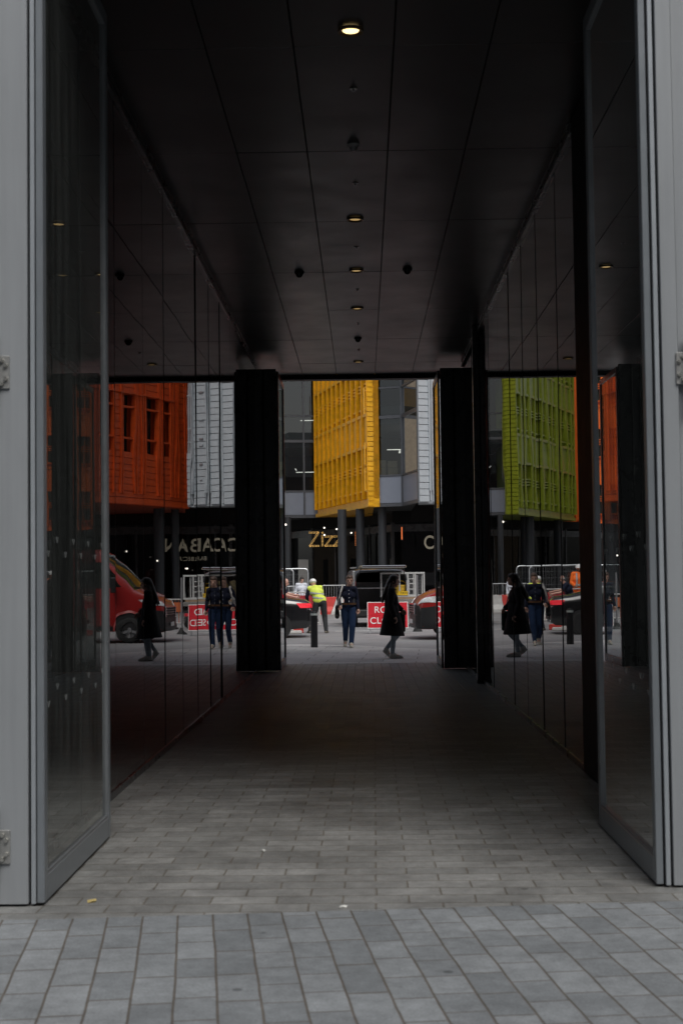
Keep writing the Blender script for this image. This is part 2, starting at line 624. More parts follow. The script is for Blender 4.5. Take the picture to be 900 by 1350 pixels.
# ------------------------------------------------------------------ the passage
XL, XR, CH = -1.9, 1.82, 5.5
Y0, Y1 = 7.62, 27.25
b = MB()
cols = [XL - 0.2, -1.1, -0.46, 0.27, 0.97, XR + 0.25]
rows = [7.5, 10.2, 12.75, 15.3, 17.85, 20.4, 22.95, 25.5, 27.25]
for i in range(len(cols) - 1):
    for j in range(len(rows) - 1):
        dz = random.uniform(0, 0.004)
        b.box(cols[i] + 0.0035, cols[i + 1] - 0.0035, rows[j] + 0.003, rows[j + 1] - 0.003, CH + dz, CH + 0.03 + dz)
b.box(XL - 0.2, XR + 0.25, 7.5, Y1, CH + 0.05, CH + 0.09, 1)
tag(b.build('ceiling', [M_CEIL, M_GASKET], bevel=0.003), kind='structure')

# dark glass walls, one thing each, every pane its own part, each set a hair out of true
for side, X, joints, lab in ((-1, XL, [7.75, 9.55, 10.9, 12.3, 13.6, 14.95, 16.3, 17.65, 19.0, 20.4, 21.75, 23.1, 25.4], 'dark polished glass wall lining the left side of the passage'),
                             (1, XR, [11.9, 13.1, 14.6, 16.0, 17.4, 18.8, 20.15, 21.3, 23.3, 25.4], 'dark polished glass wall lining the right side of the passage')):
    t = thing('glass_wall', lab, 'wall', (X, joints[0], 0))
    for k in range(len(joints) - 1):
        y0, y1 = joints[k] + 0.006, joints[k + 1] - 0.006
        p = MB().box(0, side * 0.02, -(y1 - y0) / 2, (y1 - y0) / 2, 0.06, CH - 0.13).build('glass_panel', M_BLACKGLASS, t)
        p.location = (0, (y0 + y1) / 2 - joints[0], 0)
        p.rotation_euler = (0, R(random.uniform(-0.05, 0.05)), R(random.uniform(-0.11, 0.11)))
        if side < 0 and 4 <= k < 8:
            p.rotation_euler.z = R(0.11 + 0.02 * (k % 2))
        if side < 0 and k >= 8:                  # the last bays sit a little in front of the others
            p.location.x = 0.016
            p.rotation_euler.z = R(-0.24 - 0.03 * (k % 2))
        if k:                                    # dark joint strip standing a little proud of the panes
            wide = 0.0055 if (k % 3 == 1 or side > 0 and k % 2 == 0) else 0.0008
            MB().box(-side * wide, side * 0.03, y0 - joints[0] - 0.0115, y0 - joints[0] - 0.0005, 0.06, CH - 0.13).build('joint_strip', M_GASKET, t)
    L = joints[-1] - joints[0]
    MB().box(side * 0.03, side * 0.05, 0, L, 0.0, CH).build('backing', M_GASKET, t)
    MB().box(-side * 0.012, side * 0.028, 0, L, 0.0, 0.055).build('skirting', M_DARK, t)
    r = MB()
    r.box(-side * 0.03, side * 0.028, 0, L, CH - 0.125, CH - 0.085)
    r.box(-side * 0.012, side * 0.028, 0, L, CH - 0.08, CH - 0.05)
    r.box(-side * 0.03, side * 0.028, 0, L, CH - 0.045, CH - 0.004)
    build_each(r, 'top_rail', M_DARK, t)
# black jamb on the right near the glass gate and the projecting post further in
t = thing('wall_jamb', 'black metal jamb between the right glass gate and the dark glass wall', 'jamb', (XR, 10.97, 0))
MB().box(-0.02, 0.3, 0, 0.92, 0, CH - 0.01).build('jamb_face', M_GASKET, t, bevel=0.01)
MB().box(0.0, 0.3, -3.35, -0.004, 0, CH - 0.01).build('return_panel', M_DARK, t)
t = thing('wall_post', 'black square post projecting from the right glass wall deep in the passage', 'post', (XR - 0.10, 21.8, 0))
MB().box(0, 0.095, 0, 0.12, 0, CH - 0.003).build('shaft', M_DARK, t, bevel=0.006)
MB().box(-0.01, 0.095, -0.01, 0.13, 0, 0.06).build('foot_plate', M_DARK, t)

# gates: glass leaves folded open at both ends
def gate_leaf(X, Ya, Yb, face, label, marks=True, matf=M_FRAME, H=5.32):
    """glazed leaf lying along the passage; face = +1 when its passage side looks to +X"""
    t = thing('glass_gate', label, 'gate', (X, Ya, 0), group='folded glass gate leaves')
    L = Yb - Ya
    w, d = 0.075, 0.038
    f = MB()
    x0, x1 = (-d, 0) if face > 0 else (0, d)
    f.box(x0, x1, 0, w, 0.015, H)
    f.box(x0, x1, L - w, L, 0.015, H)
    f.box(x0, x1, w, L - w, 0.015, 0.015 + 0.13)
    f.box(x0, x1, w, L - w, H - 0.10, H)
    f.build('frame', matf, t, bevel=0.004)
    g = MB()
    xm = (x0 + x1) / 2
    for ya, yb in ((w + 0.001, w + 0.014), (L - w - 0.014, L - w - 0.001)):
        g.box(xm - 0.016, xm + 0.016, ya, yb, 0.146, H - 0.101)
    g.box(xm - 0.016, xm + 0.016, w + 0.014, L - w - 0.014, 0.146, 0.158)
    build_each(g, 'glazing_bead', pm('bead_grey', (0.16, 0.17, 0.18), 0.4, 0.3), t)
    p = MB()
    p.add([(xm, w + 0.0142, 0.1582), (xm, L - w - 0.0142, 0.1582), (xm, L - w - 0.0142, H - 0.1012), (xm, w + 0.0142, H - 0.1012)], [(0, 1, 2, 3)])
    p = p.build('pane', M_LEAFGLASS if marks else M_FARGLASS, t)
    if marks:
        m = MB()
        s = 0.030
        gx = xm + face * 0.0065
        for z, rowz in ((1.76, 0), (0.98, 0)):
            k = 0
            y = w + 0.09
            while y < L - w - 0.08:
                zz = z + (0.075 if k % 2 else 0)
                for sg in (-1, 1):
                    m.add([(gx, y, zz), (gx, y + sg * s * 0.55, zz + s * 1.15), (gx, y + sg * s * 0.95, zz + s * 1.0), (gx, y + sg * s * 0.2, zz + s * 0.05)], [(0, 1, 2, 3)])
                y += 0.215
                k += 1
        build_each(m, 'frosted_mark', M_FROST, p)
    return t


gate_leaf(-1.622, 7.21, 9.09, +1, 'grey framed glass gate leaf folded open at the left front of the passage')
gate_leaf(1.505, 7.52, 9.33, -1, 'grey framed glass gate leaf folded open at the right front of the passage')
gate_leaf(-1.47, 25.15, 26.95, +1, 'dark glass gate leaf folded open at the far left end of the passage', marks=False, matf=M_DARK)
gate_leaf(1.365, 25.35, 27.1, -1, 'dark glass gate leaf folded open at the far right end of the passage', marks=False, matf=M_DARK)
for X0, X1, Y, lab in ((XL - 0.06, -1.5085, 25.12, 'black folded gate panel with pull handle at the far left end'), (1.41, XR + 0.06, 25.3, 'black folded gate panel with pull handle at the far right end')):
    t = thing('folded_gate', lab, 'gate', (X0, Y, 0), group='folded end panels')
    W = X1 - X0
    q = MB()
    q.box(0, W * 0.47, 0, 0.06, 0.015, 5.36)
    q.box(W * 0.53, W, 0, 0.06, 0.015, 5.36)
    build_each(q, 'leaf', M_DARK, t, bevel=0.006)
    MB().box(W * 0.471, W * 0.529, 0.02, 0.05, 0.015, 5.36).build('hinge_strip', M_GASKET, t)
    MB().tube([(W * 0.72, -0.002, 0.9), (W * 0.72, -0.05, 0.9), (W * 0.72, -0.05, 1.5), (W * 0.72, -0.002, 1.5)], 0.013).build('handle', M_DARK2, t, smooth=True)
b = MB()
b.box(XL, XR, 26.98, 27.2, 5.42, CH - 0.003)
tag(b.build('door_header', M_GASKET), 'black header beam over the street end of the passage', 'beam')

# cladding at the mouth of the passage
def cladding(xa, xb, Y, sgn, label):
    """xb = edge next to the gate"""
    t = thing('gate_cladding', label, 'cladding', (xa, Y, 0), group='grey cladding beside the passage mouth')
    W = xb - xa
    MB().box(0, W, 0, 0.10, 0.012, 9.0).build('metal_sheet', M_STEEL, t, bevel=0.003)
    e = W
    s = 1 if sgn < 0 else -1          # direction towards the gate
    def seg(a, c, y, z1=5.4):
        return (min(e + s * a, e + s * c), max(e + s * a, e + s * c), y, 0.12, 0.012, z1)
    MB().box(*seg(0.0015, 0.014, 0.05)).build('gasket', M_GASKET, t)
    MB().box(*seg(0.0145, 0.037, 0.004)).build('trim_strip', M_TRIM, t, bevel=0.002)
    MB().box(*seg(0.0375, 0.0415, 0.03)).build('gasket', M_GASKET, t)
    # hinges with bolted plates
    for z in (0.30, 2.70):
        hx = e - s * 0.118
        h = MB()
        h.box(hx - 0.03, hx + 0.03, -0.012, -0.001, z - 0.085, z + 0.085)
        ho = h.build('hinge', pm('hinge_steel', (0.36, 0.36, 0.35), 0.4, 0.6, scale=25), t, bevel=0.003)
        bo = MB()
        for bx, bz in ((-0.008, 0.06), (0.012, 0.035), (0.012, -0.035), (-0.008, -0.06)):
            bo.cyl((hx + s * bx, -0.012, z + bz), (hx + s * bx, -0.027, z + bz), 0.0125, 0.010, 10)
        build_each(bo, 'bolt', M_BOLT, ho, smooth=True)
        MB().cyl((hx - s * 0.045, -0.03, z - 0.19), (hx - s * 0.045, -0.03, z + 0.19), 0.026, n=14).build('hinge_barrel', M_STEEL, t, smooth=True)
    return t


cladding(-4.2, -1.702, 7.2, -1, 'wide grey metal cladding sheet with bolted hinges left of the passage mouth')


def cladding_right():
    t = thing('gate_cladding', 'grey metal cladding with bolted hinges right of the passage mouth', 'cladding', (1.57, 7.5, 0), group='grey cladding beside the passage mouth')
    MB().box(0.022, 0.105, 0, 0.10, 0.012, 9.0).build('metal_sheet', M_STEEL, t, bevel=0.003)
    MB().box(0.11, 2.6, 0.03, 0.10, 0.012, 9.0).build('metal_sheet', M_STEEL, t, bevel=0.003)
    MB().box(0.008, 0.0215, 0.05, 0.12, 0.012, 5.4).build('gasket', M_GASKET, t)
    MB().box(-0.0165, 0.0075, 0.004, 0.12, 0.012, 5.4).build('trim_strip', M_TRIM, t, bevel=0.002)
    MB().box(-0.0225, -0.017, 0.03, 0.12, 0.012, 5.4).build('gasket', M_GASKET, t)
    for z in (0.30, 2.715):
        hx = 0.120
        ho = MB().box(hx - 0.028, hx + 0.03, -0.012, -0.001, z - 0.085, z + 0.085).build('hinge', MATS['hinge_steel'], t, bevel=0.003)
        bo = MB()
        for bx, bz in ((0.008, 0.06), (-0.012, 0.035), (-0.012, -0.035), (0.008, -0.06)):
            bo.cyl((hx + bx, -0.012, z + bz), (hx + bx, -0.027, z + bz), 0.0125, 0.010, 10)
        build_each(bo, 'bolt', M_BOLT, ho, smooth=True)
        MB().cyl((hx + 0.048, -0.03, z - 0.19), (hx + 0.048, -0.03, z + 0.19), 0.026, n=14).build('hinge_barrel', M_STEEL, t, smooth=True)


cladding_right()

# the building the passage runs through
t = thing('passage_building', 'grey building the dark passage runs through', 'building', (0, 17, 0))
o_ = (0, 17, 0)
b = MB()
b.box(-15, 15, 7.65, 27.2, 5.62, 11.5)
b.box(-15, XL - 0.06, 7.65, 27.2, 0, 5.615)
b.box(XR + 0.32, 15, 7.65, 27.2, 0, 5.615)
b.build('wall', M_MASS, t, off=o_)
b = MB()
b.box(-15, 15, 7.22, 7.64, 5.62, 6.1)
b.build('fascia', M_STEEL, t, off=o_)
for k in range(4):
    for j in range(1):
        x = -13.2 + k * 7.2
        z = 8.2 + j * 4.2
        w = MB().box(x, x + 5.2, 7.56, 7.648, z, z + 2.6).build('window', M_WINDOW, t, off=o_)
        fr = MB()
        for xx in (x - 0.07, x + 1.7, x + 3.43, x + 5.2):
            fr.box(xx, xx + 0.07, 7.53, 7.558, z - 0.07, z + 2.67)
        build_each(fr, 'mullion', M_MULL, w, off=o_)

# unseen blocks added for the light: court ones cut low sky, terraces darken reflections
def plain_block(name, label, x0, x1, y0, y1, z1, mat, face):
    t = thing(name, label, 'building', ((x0 + x1) / 2, (y0 + y1) / 2, 0))
    off = ((x0 + x1) / 2, (y0 + y1) / 2, 0)
    MB().box(x0, x1, y0, y1, -0.04, z1).build('wall', mat, t, off=off)
    k = 0
    nz = int(z1 / 4)
    if face in 'NS':
        n = max(1, min(6, int((x1 - x0) / 6)))
        yy = y1 if face == 'N' else y0
        for j in range(nz):
            for i in range(n):
                x = x0 + (i + 0.5) * (x1 - x0) / n
                MB().box(x - 1.6, x + 1.6, yy - 0.05, yy + 0.05, 1.0 + j * 4, 3.4 + j * 4).build('window', M_WINDOW, t, off=off)
    else:
        n = max(1, min(6, int((y1 - y0) / 6)))
        xx = x1 if face == 'E' else x0
        for j in range(nz):
            for i in range(n):
                y = y0 + (i + 0.5) * (y1 - y0) / n
                MB().box(xx - 0.05, xx + 0.05, y - 1.6, y + 1.6, 1.0 + j * 4, 3.4 + j * 4).build('window', M_WINDOW, t, off=off)
    return t


M_PALE = pm('pale_bounce_render', (0.62, 0.61, 0.59), 0.8, var=0.08)  # kept pale so the court walls bounce light onto the passage cladding
M_STOCK = pm('london_stock_brick', (0.22, 0.17, 0.12), 0.85, var=0.2, scale=3)
plain_block('added_court_block', 'tall grey building across the court behind the viewpoint', -22, 22, -24, -15, 20, M_PALE, 'N')  # unseen court walls, added to keep low sky off the passage floor
plain_block('added_court_block', 'tall grey building on the left side of the court', -24, -14, -14.9, 7.0, 14, M_PALE, 'E')
plain_block('added_court_block', 'tall grey building on the right side of the court', 14, 24, -14.9, 7.0, 18, M_PALE, 'W')
plain_block('added_terrace', 'brick terrace closing the street far to the left', -60, -46, 30, 96, 22, M_STOCK, 'E')  # unseen terraces, added to hide horizon sky from the office glass
plain_block('added_terrace', 'brick terrace closing the street far to the right', 40, 54, 30, 80, 15, M_STOCK, 'W')

# ceiling fittings along the centre line
ordn = ['first', 'second', 'third', 'fourth', 'fifth', 'sixth']
XC = -0.04
for k, y in enumerate((9.88, 15.17, 17.73, 20.25, 25.3)):
    t = thing('downlight', f'round recessed warm downlight, the {ordn[k]} from the front along the passage ceiling', 'downlight', (XC, y, CH), group='recessed ceiling downlights')
    rg = MB()
    n = 28
    for r0, r1, za, zb in ((0.090, 0.078, -0.022, -0.022), (0.090, 0.090, -0.022, 0.0), (0.078, 0.058, -0.022, -0.006)):
        vs, fs = [], []
        for i in range(n):
            a = 2 * math.pi * i / n
            vs += [(r0 * math.cos(a), r0 * math.sin(a), za), (r1 * math.cos(a), r1 * math.sin(a), zb)]
        for i in range(n):
            j = (i + 1) % n
            fs.append((2 * i, 2 * j, 2 * j + 1, 2 * i + 1))
        rg.add(vs, fs)
    rg.build('trim_ring', pm('bronze_trim', (0.22, 0.15, 0.08), 0.35, 0.7), t, smooth=True)
    MB().cyl((0, 0, -0.0085), (0, 0, -0.004), 0.058, n=28).build('lens', M_LAMP_WARM if k == 0 else M_LAMP_DIM, t)
for k, y in enumerate((11.1, 13.8, 16.5, 18.95, 21.5, 24.0)):
    t = thing('sprinkler', f'small ceiling sprinkler head, the {ordn[k]} from the front of the passage', 'sprinkler', (XC + 0.01, y, CH), group='small sprinkler heads')
    MB().cyl((0, 0, -0.004), (0, 0, 0.0), 0.030, n=16).build('flange', M_BOLT if k == 0 else M_DARK2, t, smooth=True)
    MB().cyl((0, 0, -0.018), (0, 0, -0.004), 0.008, n=8).cyl((0, 0, -0.021), (0, 0, -0.018), 0.015, n=12).build('head', M_DARK2, t, smooth=True)
t = thing('smoke_detector', 'pale grey dome detector on the ceiling between the two nearest downlights', 'detector', (XC, 12.55, CH))
MB().cyl((0, 0, -0.025), (0, 0, 0), 0.05, 0.056, 20).build('base', pm('grey_plastic', (0.3, 0.3, 0.3), 0.5), t, smooth=True)
MB().ball((0, 0, -0.025), 0.036, 16, 8).build('dome', pm('grey_plastic2', (0.2, 0.2, 0.21), 0.4), t, smooth=True)
for x, y, lab in ((-0.76, 17.8, 'black camera dome on the ceiling left of the centre lights'), (0.60, 17.7, 'black camera dome on the ceiling right of the centre lights'), (XC, 22.8, 'black camera dome on the centre line near the street end')):
    t = thing('camera_dome', lab, 'camera', (x, y, CH), group='black ceiling camera domes')
    MB().cyl((0, 0, -0.03), (0, 0, 0), 0.055, 0.062, 20).build('housing', M_BPLASTIC, t, smooth=True)
    MB().ball((0, 0, -0.03), 0.045, 16, 8).build('dome', M_CARGLASS, t, smooth=True)

# scraps dropped on the setts
for nm, lab, cat, x, y, rz, col, wl in (('paper_scrap', 'tiny white paper scrap where the passage setts meet the forecourt', 'litter', -0.12, 7.12, 0.4, (0.6, 0.6, 0.57), (0.022, 0.014)),
                                        ('dry_leaf', 'small yellowish dry leaf by the foot of the left glass gate', 'leaf', -1.40, 7.30, 1.1, (0.42, 0.33, 0.13), (0.035, 0.018)),
                                        ('paper_scrap', 'pale crumpled scrap on the setts left of the passage middle', 'litter', -0.62, 8.6, 2.0, (0.5, 0.5, 0.48), (0.018, 0.012))):
    q = MB()
    a, c = wl
    pts = [(-a, 0, 0.003), (-a * 0.4, -c, 0.008), (a * 0.5, -c * 0.8, 0.004), (a, 0, 0.010), (a * 0.4, c, 0.005), (-a * 0.5, c * 0.9, 0.011)]
    n_ = len(pts)
    q.add(pts + [(0, 0, 0.014)], [(i, (i + 1) % n_, n_) for i in range(n_)])
    q.add([(x_, y_, 0.001) for x_, y_, z_ in pts], [tuple(range(n_))[::-1]])
    o = q.build(nm, pm(nm + '_' + str(len(MATS)), col, 0.8, var=0.25, scale=40))
    o.location = (x, y, 0)
    o.rotation_euler = (0, 0, rz)
    tag(o, lab, cat)

# ------------------------------------------------------------------ colourful facades across the street
class Face:
    """vertical facade from A to B (plan), outward normal to the right of A->B when flip is False"""
    def __init__(s, A, B, flip=False):
        s.A, s.B = Vector((A[0], A[1])), Vector((B[0], B[1]))
        s.d = (s.B - s.A)
        s.L = s.d.length
        s.d = s.d / s.L
        s.n = Vector((s.d.y, -s.d.x)) * (-1 if flip else 1)

    def p(s, u, n, z):
        q = s.A + s.d * u + s.n * n
        return Vector((q.x, q.y, z))

    def box(s, mb, u0, u1, n0, n1, z0, z1, mi=0):
        q = [s.A + s.d * u + s.n * n for u, n in ((u0, n0), (u1, n0), (u1, n1), (u0, n1))]
        mb.prism([(v.x, v.y) for v in q], z0, z1, mi)

    def shiplap(s, mb, u0, u1, z0, z1, pitch, depth, n=0.0, mi=0):
        k = max(1, round((z1 - z0) / pitch))
        h = (z1 - z0) / k
        for i in range(k):
            za, zb = z0 + i * h, z0 + (i + 1) * h
            prof = [(n - 0.12, za), (n, za), (n, za + 0.03), (n + depth, za + 0.032), (n + depth * 0.8, zb - 0.002), (n - 0.12, zb - 0.002)]
            vs = [s.p(u0, a, z) for a, z in prof] + [s.p(u1, a, z) for a, z in prof]
            m = len(prof)
            mb.add(vs, [tuple(range(m))[::-1], tuple(range(m, 2 * m))] + [(j, (j + 1) % m, (j + 1) % m + m, j + m) for j in range(m)], mi)


ZB, ZT = 5.12, 25.0


def deep_bay_facade(t, off, fc, nb, mat, storeys, fin=0.22, depth=0.60, wide=()):
    """fins between bays, deep openings with heads, transoms and recessed spandrels"""
    w = MB()
    bw = fc.L / nb
    for i in range(nb + 1):
        c = i * bw
        a, bb = max(0, c - fin / 2), min(fc.L, c + fin / 2)
        fc.box(w, a, bb, -depth, 0, ZB + 0.42, ZT)
        fc.box(w, max(0, c - 0.05), min(fc.L, c + 0.05), -depth, 0.03, ZB + 0.42, ZT)
    fc.box(w, 0, fc.L, -depth, -0.04, ZB, ZB + 0.20)
    fc.box(w, 0, fc.L, -depth, -0.16, ZB + 0.203, ZB + 0.417)
    wins = []
    for zs, zh, zp0, zp1 in storeys:
        for i in range(nb):
            a, bb = i * bw + fin / 2, (i + 1) * bw - fin / 2
            fc.box(w, a, bb, -depth, -0.02, zh, zh + 0.14)                       # head
            fc.box(w, a, bb, -depth, -0.09, zh + 0.14, zp1)                    # recessed panel
            fc.box(w, a, bb, -depth, -0.02, zp1, zp1 + 0.16)                     # band
            fc.box(w, a, bb, -depth, -0.09, zs - 0.10, zs)                       # sill
            zm = zs + (zh - zs) * 0.42
            for q in (0, 0.16, 0.32):
                fc.box(w, a, bb, -0.26, -0.09, zm + q, zm + q + 0.07)           # transom bars
            wins.append((a, bb, zs, zh))
    w.build('wall', mat, t, off=off)
    for a, bb, zs, zh in wins:
        g = MB()
        fc.box(g, a + 0.002, bb - 0.002, -depth + 0.06, -depth + 0.10, zs + 0.002, zh - 0.002, 0)
        fc.box(g, (a + bb) / 2 - 0.025, (a + bb) / 2 + 0.025, -depth + 0.101, -depth + 0.14, zs + 0.003, zh - 0.003, 1)
        g.build('window', [M_WINDOW, mat], t, off=off)


def body(t, off, poly, mat, z0=ZB + 0.01, z1=ZT - 0.02, name='core'):
    MB().prism(poly, z0, z1).build(name, mat, t, off=off)


STO = [(6.0, 8.05, 0, 9.62), (10.1, 12.05, 0, 13.6), (14.1, 16.05, 0, 17.6), (18.1, 20.05, 0, 21.6), (22.0, 23.9, 0, 24.7)]

# yellow block
YA, YB, YC = (-2.72, 81.4), (0.27, 69.9), (0.56, 70.0)
off = (0.2, 72, 0)
t = thing('yellow_building', 'bright yellow terracotta block raised over the restaurant', 'building', off)
fc = Face(YA, YB)
deep_bay_facade(t, off, fc, 11, M_YEL, STO)
fr = Face(YB, YC)
w = MB()
fr.shiplap(w, 0.0, fr.L, ZB + 0.02, ZT, 0.245, 0.05)
w.build('return_wall', M_YEL, t, off=off)
w = MB()
for k in range(6):
    z = (5.9, 7.0, 9.7, 12.4, 15.0, 18.0)[k]
    fc.box(w, fc.L - 0.16, fc.L - 0.02, 0.09, 0.14, z, z + 1.3)
w.build('corner_fin', M_YEL, t, off=off)
nx, ny = fc.n.x, fc.n.y
body(t, off, [(YA[0] - nx * 0.52, YA[1] - ny * 0.52), (YB[0] - nx * 0.52, YB[1] - ny * 0.52), (YC[0], YC[1] + 0.14), (0.55, 82)], M_YEL)

# green block (seen in the right-hand glass)
GA, GB, GC = (-10.15, 92.6), (-5.12, 80.7), (-4.55, 81.0)
off = (-5, 82, 0)
t = thing('green_building', 'lime green terracotta block mirrored in the right glass wall', 'building', off)
fc = Face(GA, GB)
deep_bay_facade(t, off, fc, 11, M_GRN, STO, fin=0.34)
fr = Face(GB, GC)
w = MB()
fr.shiplap(w, 0.0, fr.L, ZB + 0.02, ZT, 0.245, 0.05)
w.build('return_wall', M_GRN, t, off=off)
nx, ny = fc.n.x, fc.n.y
body(t, off, [(GA[0] - nx * 0.52, GA[1] - ny * 0.52), (GB[0] - nx * 0.52, GB[1] - ny * 0.52), (GC[0], GC[1] + 0.14), (-4.6, 83), (-4.9, 93)], M_GRN)

# orange block beyond the green one
off = (-12, 103, 0)
t = thing('orange_building', 'orange terracotta block standing beyond the lime green one', 'building', off)
fc = Face((-18, 99.5), (-9.3, 103.5))
deep_bay_facade(t, off, fc, 7, M_ORG2, STO[:5], fin=0.5, depth=0.4)
nx, ny = fc.n.x, fc.n.y
body(t, off, [(-18 - nx * 0.42, 99.5 - ny * 0.42), (-9.3 - nx * 0.42, 103.5 - ny * 0.42), (-9.0, 112), (-18, 112)], M_ORG2)

# grey block
off = (3.4, 67, 0)
t = thing('grey_building', 'pale grey terracotta bay with stepped ribs beside the glass offices', 'building', off)
A, B = (2.65, 66.2), (4.17, 66.75)
fc = Face(A, B)
L = fc.L
w = MB()
fc.shiplap(w, 0.0, L * 0.30, ZB, ZT, 0.30, 0.055)
fc.shiplap(w, L * 0.42, L * 0.78, ZB, ZT, 0.33, 0.05, n=-0.03)
fc.shiplap(w, L * 0.86, L, ZB, 7.6, 0.30, 0.05, n=-0.05)
fc.shiplap(w, L * 0.86, L, 11.2, ZT, 0.30, 0.05, n=-0.05)
for a, bb in ((0.30, 0.335), (0.385, 0.42), (0.78, 0.81), (0.83, 0.86)):
    fc.box(w, L * a, L * bb, -0.12, 0.10, ZB + 0.55, ZT)
fc.box(w, L * 0.335, L * 0.385, -0.12, 0.02, ZB + 0.1, ZT)
fc.box(w, L * 0.81, L * 0.83, -0.12, 0.02, ZB + 0.1, ZT)
fc.box(w, 0, L, -0.12, -0.07, ZB - 0.05, ZB)
w.build('wall', M_GRY, t, off=off)
for k, z in enumerate((6.3, 7.0, 7.9, 8.2, 9.1, 10.4, 11.0, 12.0)):      # notched blocks on the middle strip
    w = MB()
    fc.box(w, L * 0.52, L * 0.68, 0.03, 0.075, z, z + 0.07)
    w.build('notch_block', M_DARK2 if k % 2 else M_GRY, t, off=off)
g = MB()
fc.box(g, L * 0.862, L - 0.002, -0.30, -0.26, 7.6, 11.2)
g.build('window', M_WINDOW, t, off=off)
for z in (8.1, 8.75, 10.3):
    g = MB()
    fc.box(g, L * 0.862, L - 0.002, -0.16, -0.06, z, z + 0.06)
    g.build('transom', M_GRY, t, off=off)
nx, ny = fc.n.x, fc.n.y
body(t, off, [(A[0], A[1] + 0.13), (A[0] - nx * 0.42 + 1.2, A[1] - ny * 0.42), (B[0], B[1] + 0.35), (4.17, 69), (2.7, 69)], M_GRY)

# red block at right (seen in the left-hand glass)
off = (7, 66, 0)
t = thing('red_building', 'orange-red terracotta block mirrored in the left glass wall', 'building', off)
A, B = (4.45, 69.9), (10.75, 58.0)
fc = Face(A, B)
L = fc.L
w = MB()
wins = [(1.75, 2.5), (3.2, 4.3), (5.0, 5.95), (6.8, 7.8), (8.6, 9.6), (10.5, 11.5)]
rows_w = [(7.55, 10.2), (12.0, 14.4), (16.2, 18.6), (20.4, 22.8)]
edges = [0.0] + [x for p in wins for x in p] + [L]
zprev = ZB
for z0, z1 in rows_w:
    fc.shiplap(w, 0, L, zprev, z0, 0.32, 0.05)
    for i in range(0, len(edges), 2):
        fc.shiplap(w, edges[i], edges[i + 1], z0, z1, 0.33, 0.04)
    zprev = z1
fc.shiplap(w, 0, L, zprev, ZT, 0.32, 0.05)
for a, bb in wins:
    for u in (a - 0.22, a - 0.06, bb - 0.02, bb + 0.14):
        fc.box(w, u, u + 0.08, -0.1, 0.11, ZB + 0.5, ZT)
    for z0, z1 in rows_w:
        for zz in (z0 + 0.6, z1 - 0.62):
            fc.box(w, a - 0.1, bb + 0.1, -0.12, 0.06, zz, zz + 0.09)
        fc.box(w, a - 0.3, bb + 0.3, -0.02, 0.14, z1 + 0.02, z1 + 0.10)
for u in (0.25, 0.5, 1.05, 1.25):
    fc.box(w, u, u + 0.07, 0.0, 0.10, ZB + 0.5, ZT)
w.build('wall', M_ORG, t, off=off)
for a, bb in wins:
    for z0, z1 in rows_w:
        g = MB()
        fc.box(g, a + 0.003, bb - 0.003, -0.36, -0.33, z0, z1, 0)
        fc.box(g, (a + bb) / 2 - 0.025, (a + bb) / 2 + 0.025, -0.329, -0.29, z0, z1, 1)
        g.build('window', [M_WINDOW, M_ORG], t, off=off)
nx, ny = fc.n.x, fc.n.y
body(t, off, [(A[0] - nx * 0.37, A[1] - ny * 0.37), (B[0] - nx * 0.37, B[1] - ny * 0.37), (24, 62), (20, 76), (5.2, 74)], M_ORG)

# glass offices between the coloured blocks
def glass_offices(label, pts, off, mulls, back):
    t = thing('glass_offices', label, 'building', off)
    for a, bb in zip(pts[:-1], pts[1:]):
        fc = Face(a, bb)
        for fl in range(5):
            z0 = ZB + 0.08 + fl * 4.35
            g = MB()
            if fl == 0:
                fc.box(g, 0.004, fc.L - 0.004, -0.05, -0.02, z0 + 0.10, z0 + 1.40)
            else:
                g.add([fc.p(0.004, -0.04, z0 + 0.10), fc.p(fc.L - 0.004, -0.04, z0 + 0.10), fc.p(fc.L - 0.004, -0.04, z0 + 1.40), fc.p(0.004, -0.04, z0 + 1.40)], [(0, 1, 2, 3)])
            g.build('spandrel' if fl == 0 else 'window', M_SPAN if fl == 0 else M_OFFICE, t, off=off)
            g = MB()
            g.add([fc.p(0.004, -0.04, z0 + 1.52), fc.p(fc.L - 0.004, -0.04, z0 + 1.52), fc.p(fc.L - 0.004, -0.04, z0 + 4.33), fc.p(0.004, -0.04, z0 + 4.33)], [(0, 1, 2, 3)])
            g.build('window', M_OFFICE, t, off=off)
        m = MB()
        for u in [0.0, fc.L] + [x for x in mulls if x < fc.L]:
            fc.box(m, u - 0.05, u + 0.05, -0.12, 0.05, ZB, ZT)
        for fl in range(6):
            z0 = ZB + 0.08 + fl * 4.35
            fc.box(m, 0, fc.L, -0.10, 0.02, z0 - 0.08, z0 + 0.08)
            if fl < 5:
                fc.box(m, 0, fc.L, -0.10, 0.02, z0 + 1.41, z0 + 1.50)
        m.build('mullion', M_MULL, t, off=off)
    poly_in = [(x, y + 0.2) for x, y in pts] + [(pts[-1][0], back), (pts[0][0], back)]
    for fl in range(6):
        z0 = ZB + 0.08 + fl * 4.35
        if fl < 5:
            s = MB().prism(poly_in, z0 - 0.35 if fl else z0 + 0.02, z0 + 1.0 if fl == 0 else z0 + 0.55)
            s.build('floor_slab', pm('office_slab', (0.055, 0.058, 0.058), 0.7), t, off=off)
    MB().box(pts[0][0] - 0.3, pts[-1][0] + 0.3, back, back + 0.3, ZB, ZT).build('back_wall', M_INT, t, off=off)
    MB().prism([(x, y + 0.1) for x, y in pts] + [(pts[-1][0], back), (pts[0][0], back)], ZT - 0.6, ZT).build('roof', M_MULL, t, off=off)
    return t


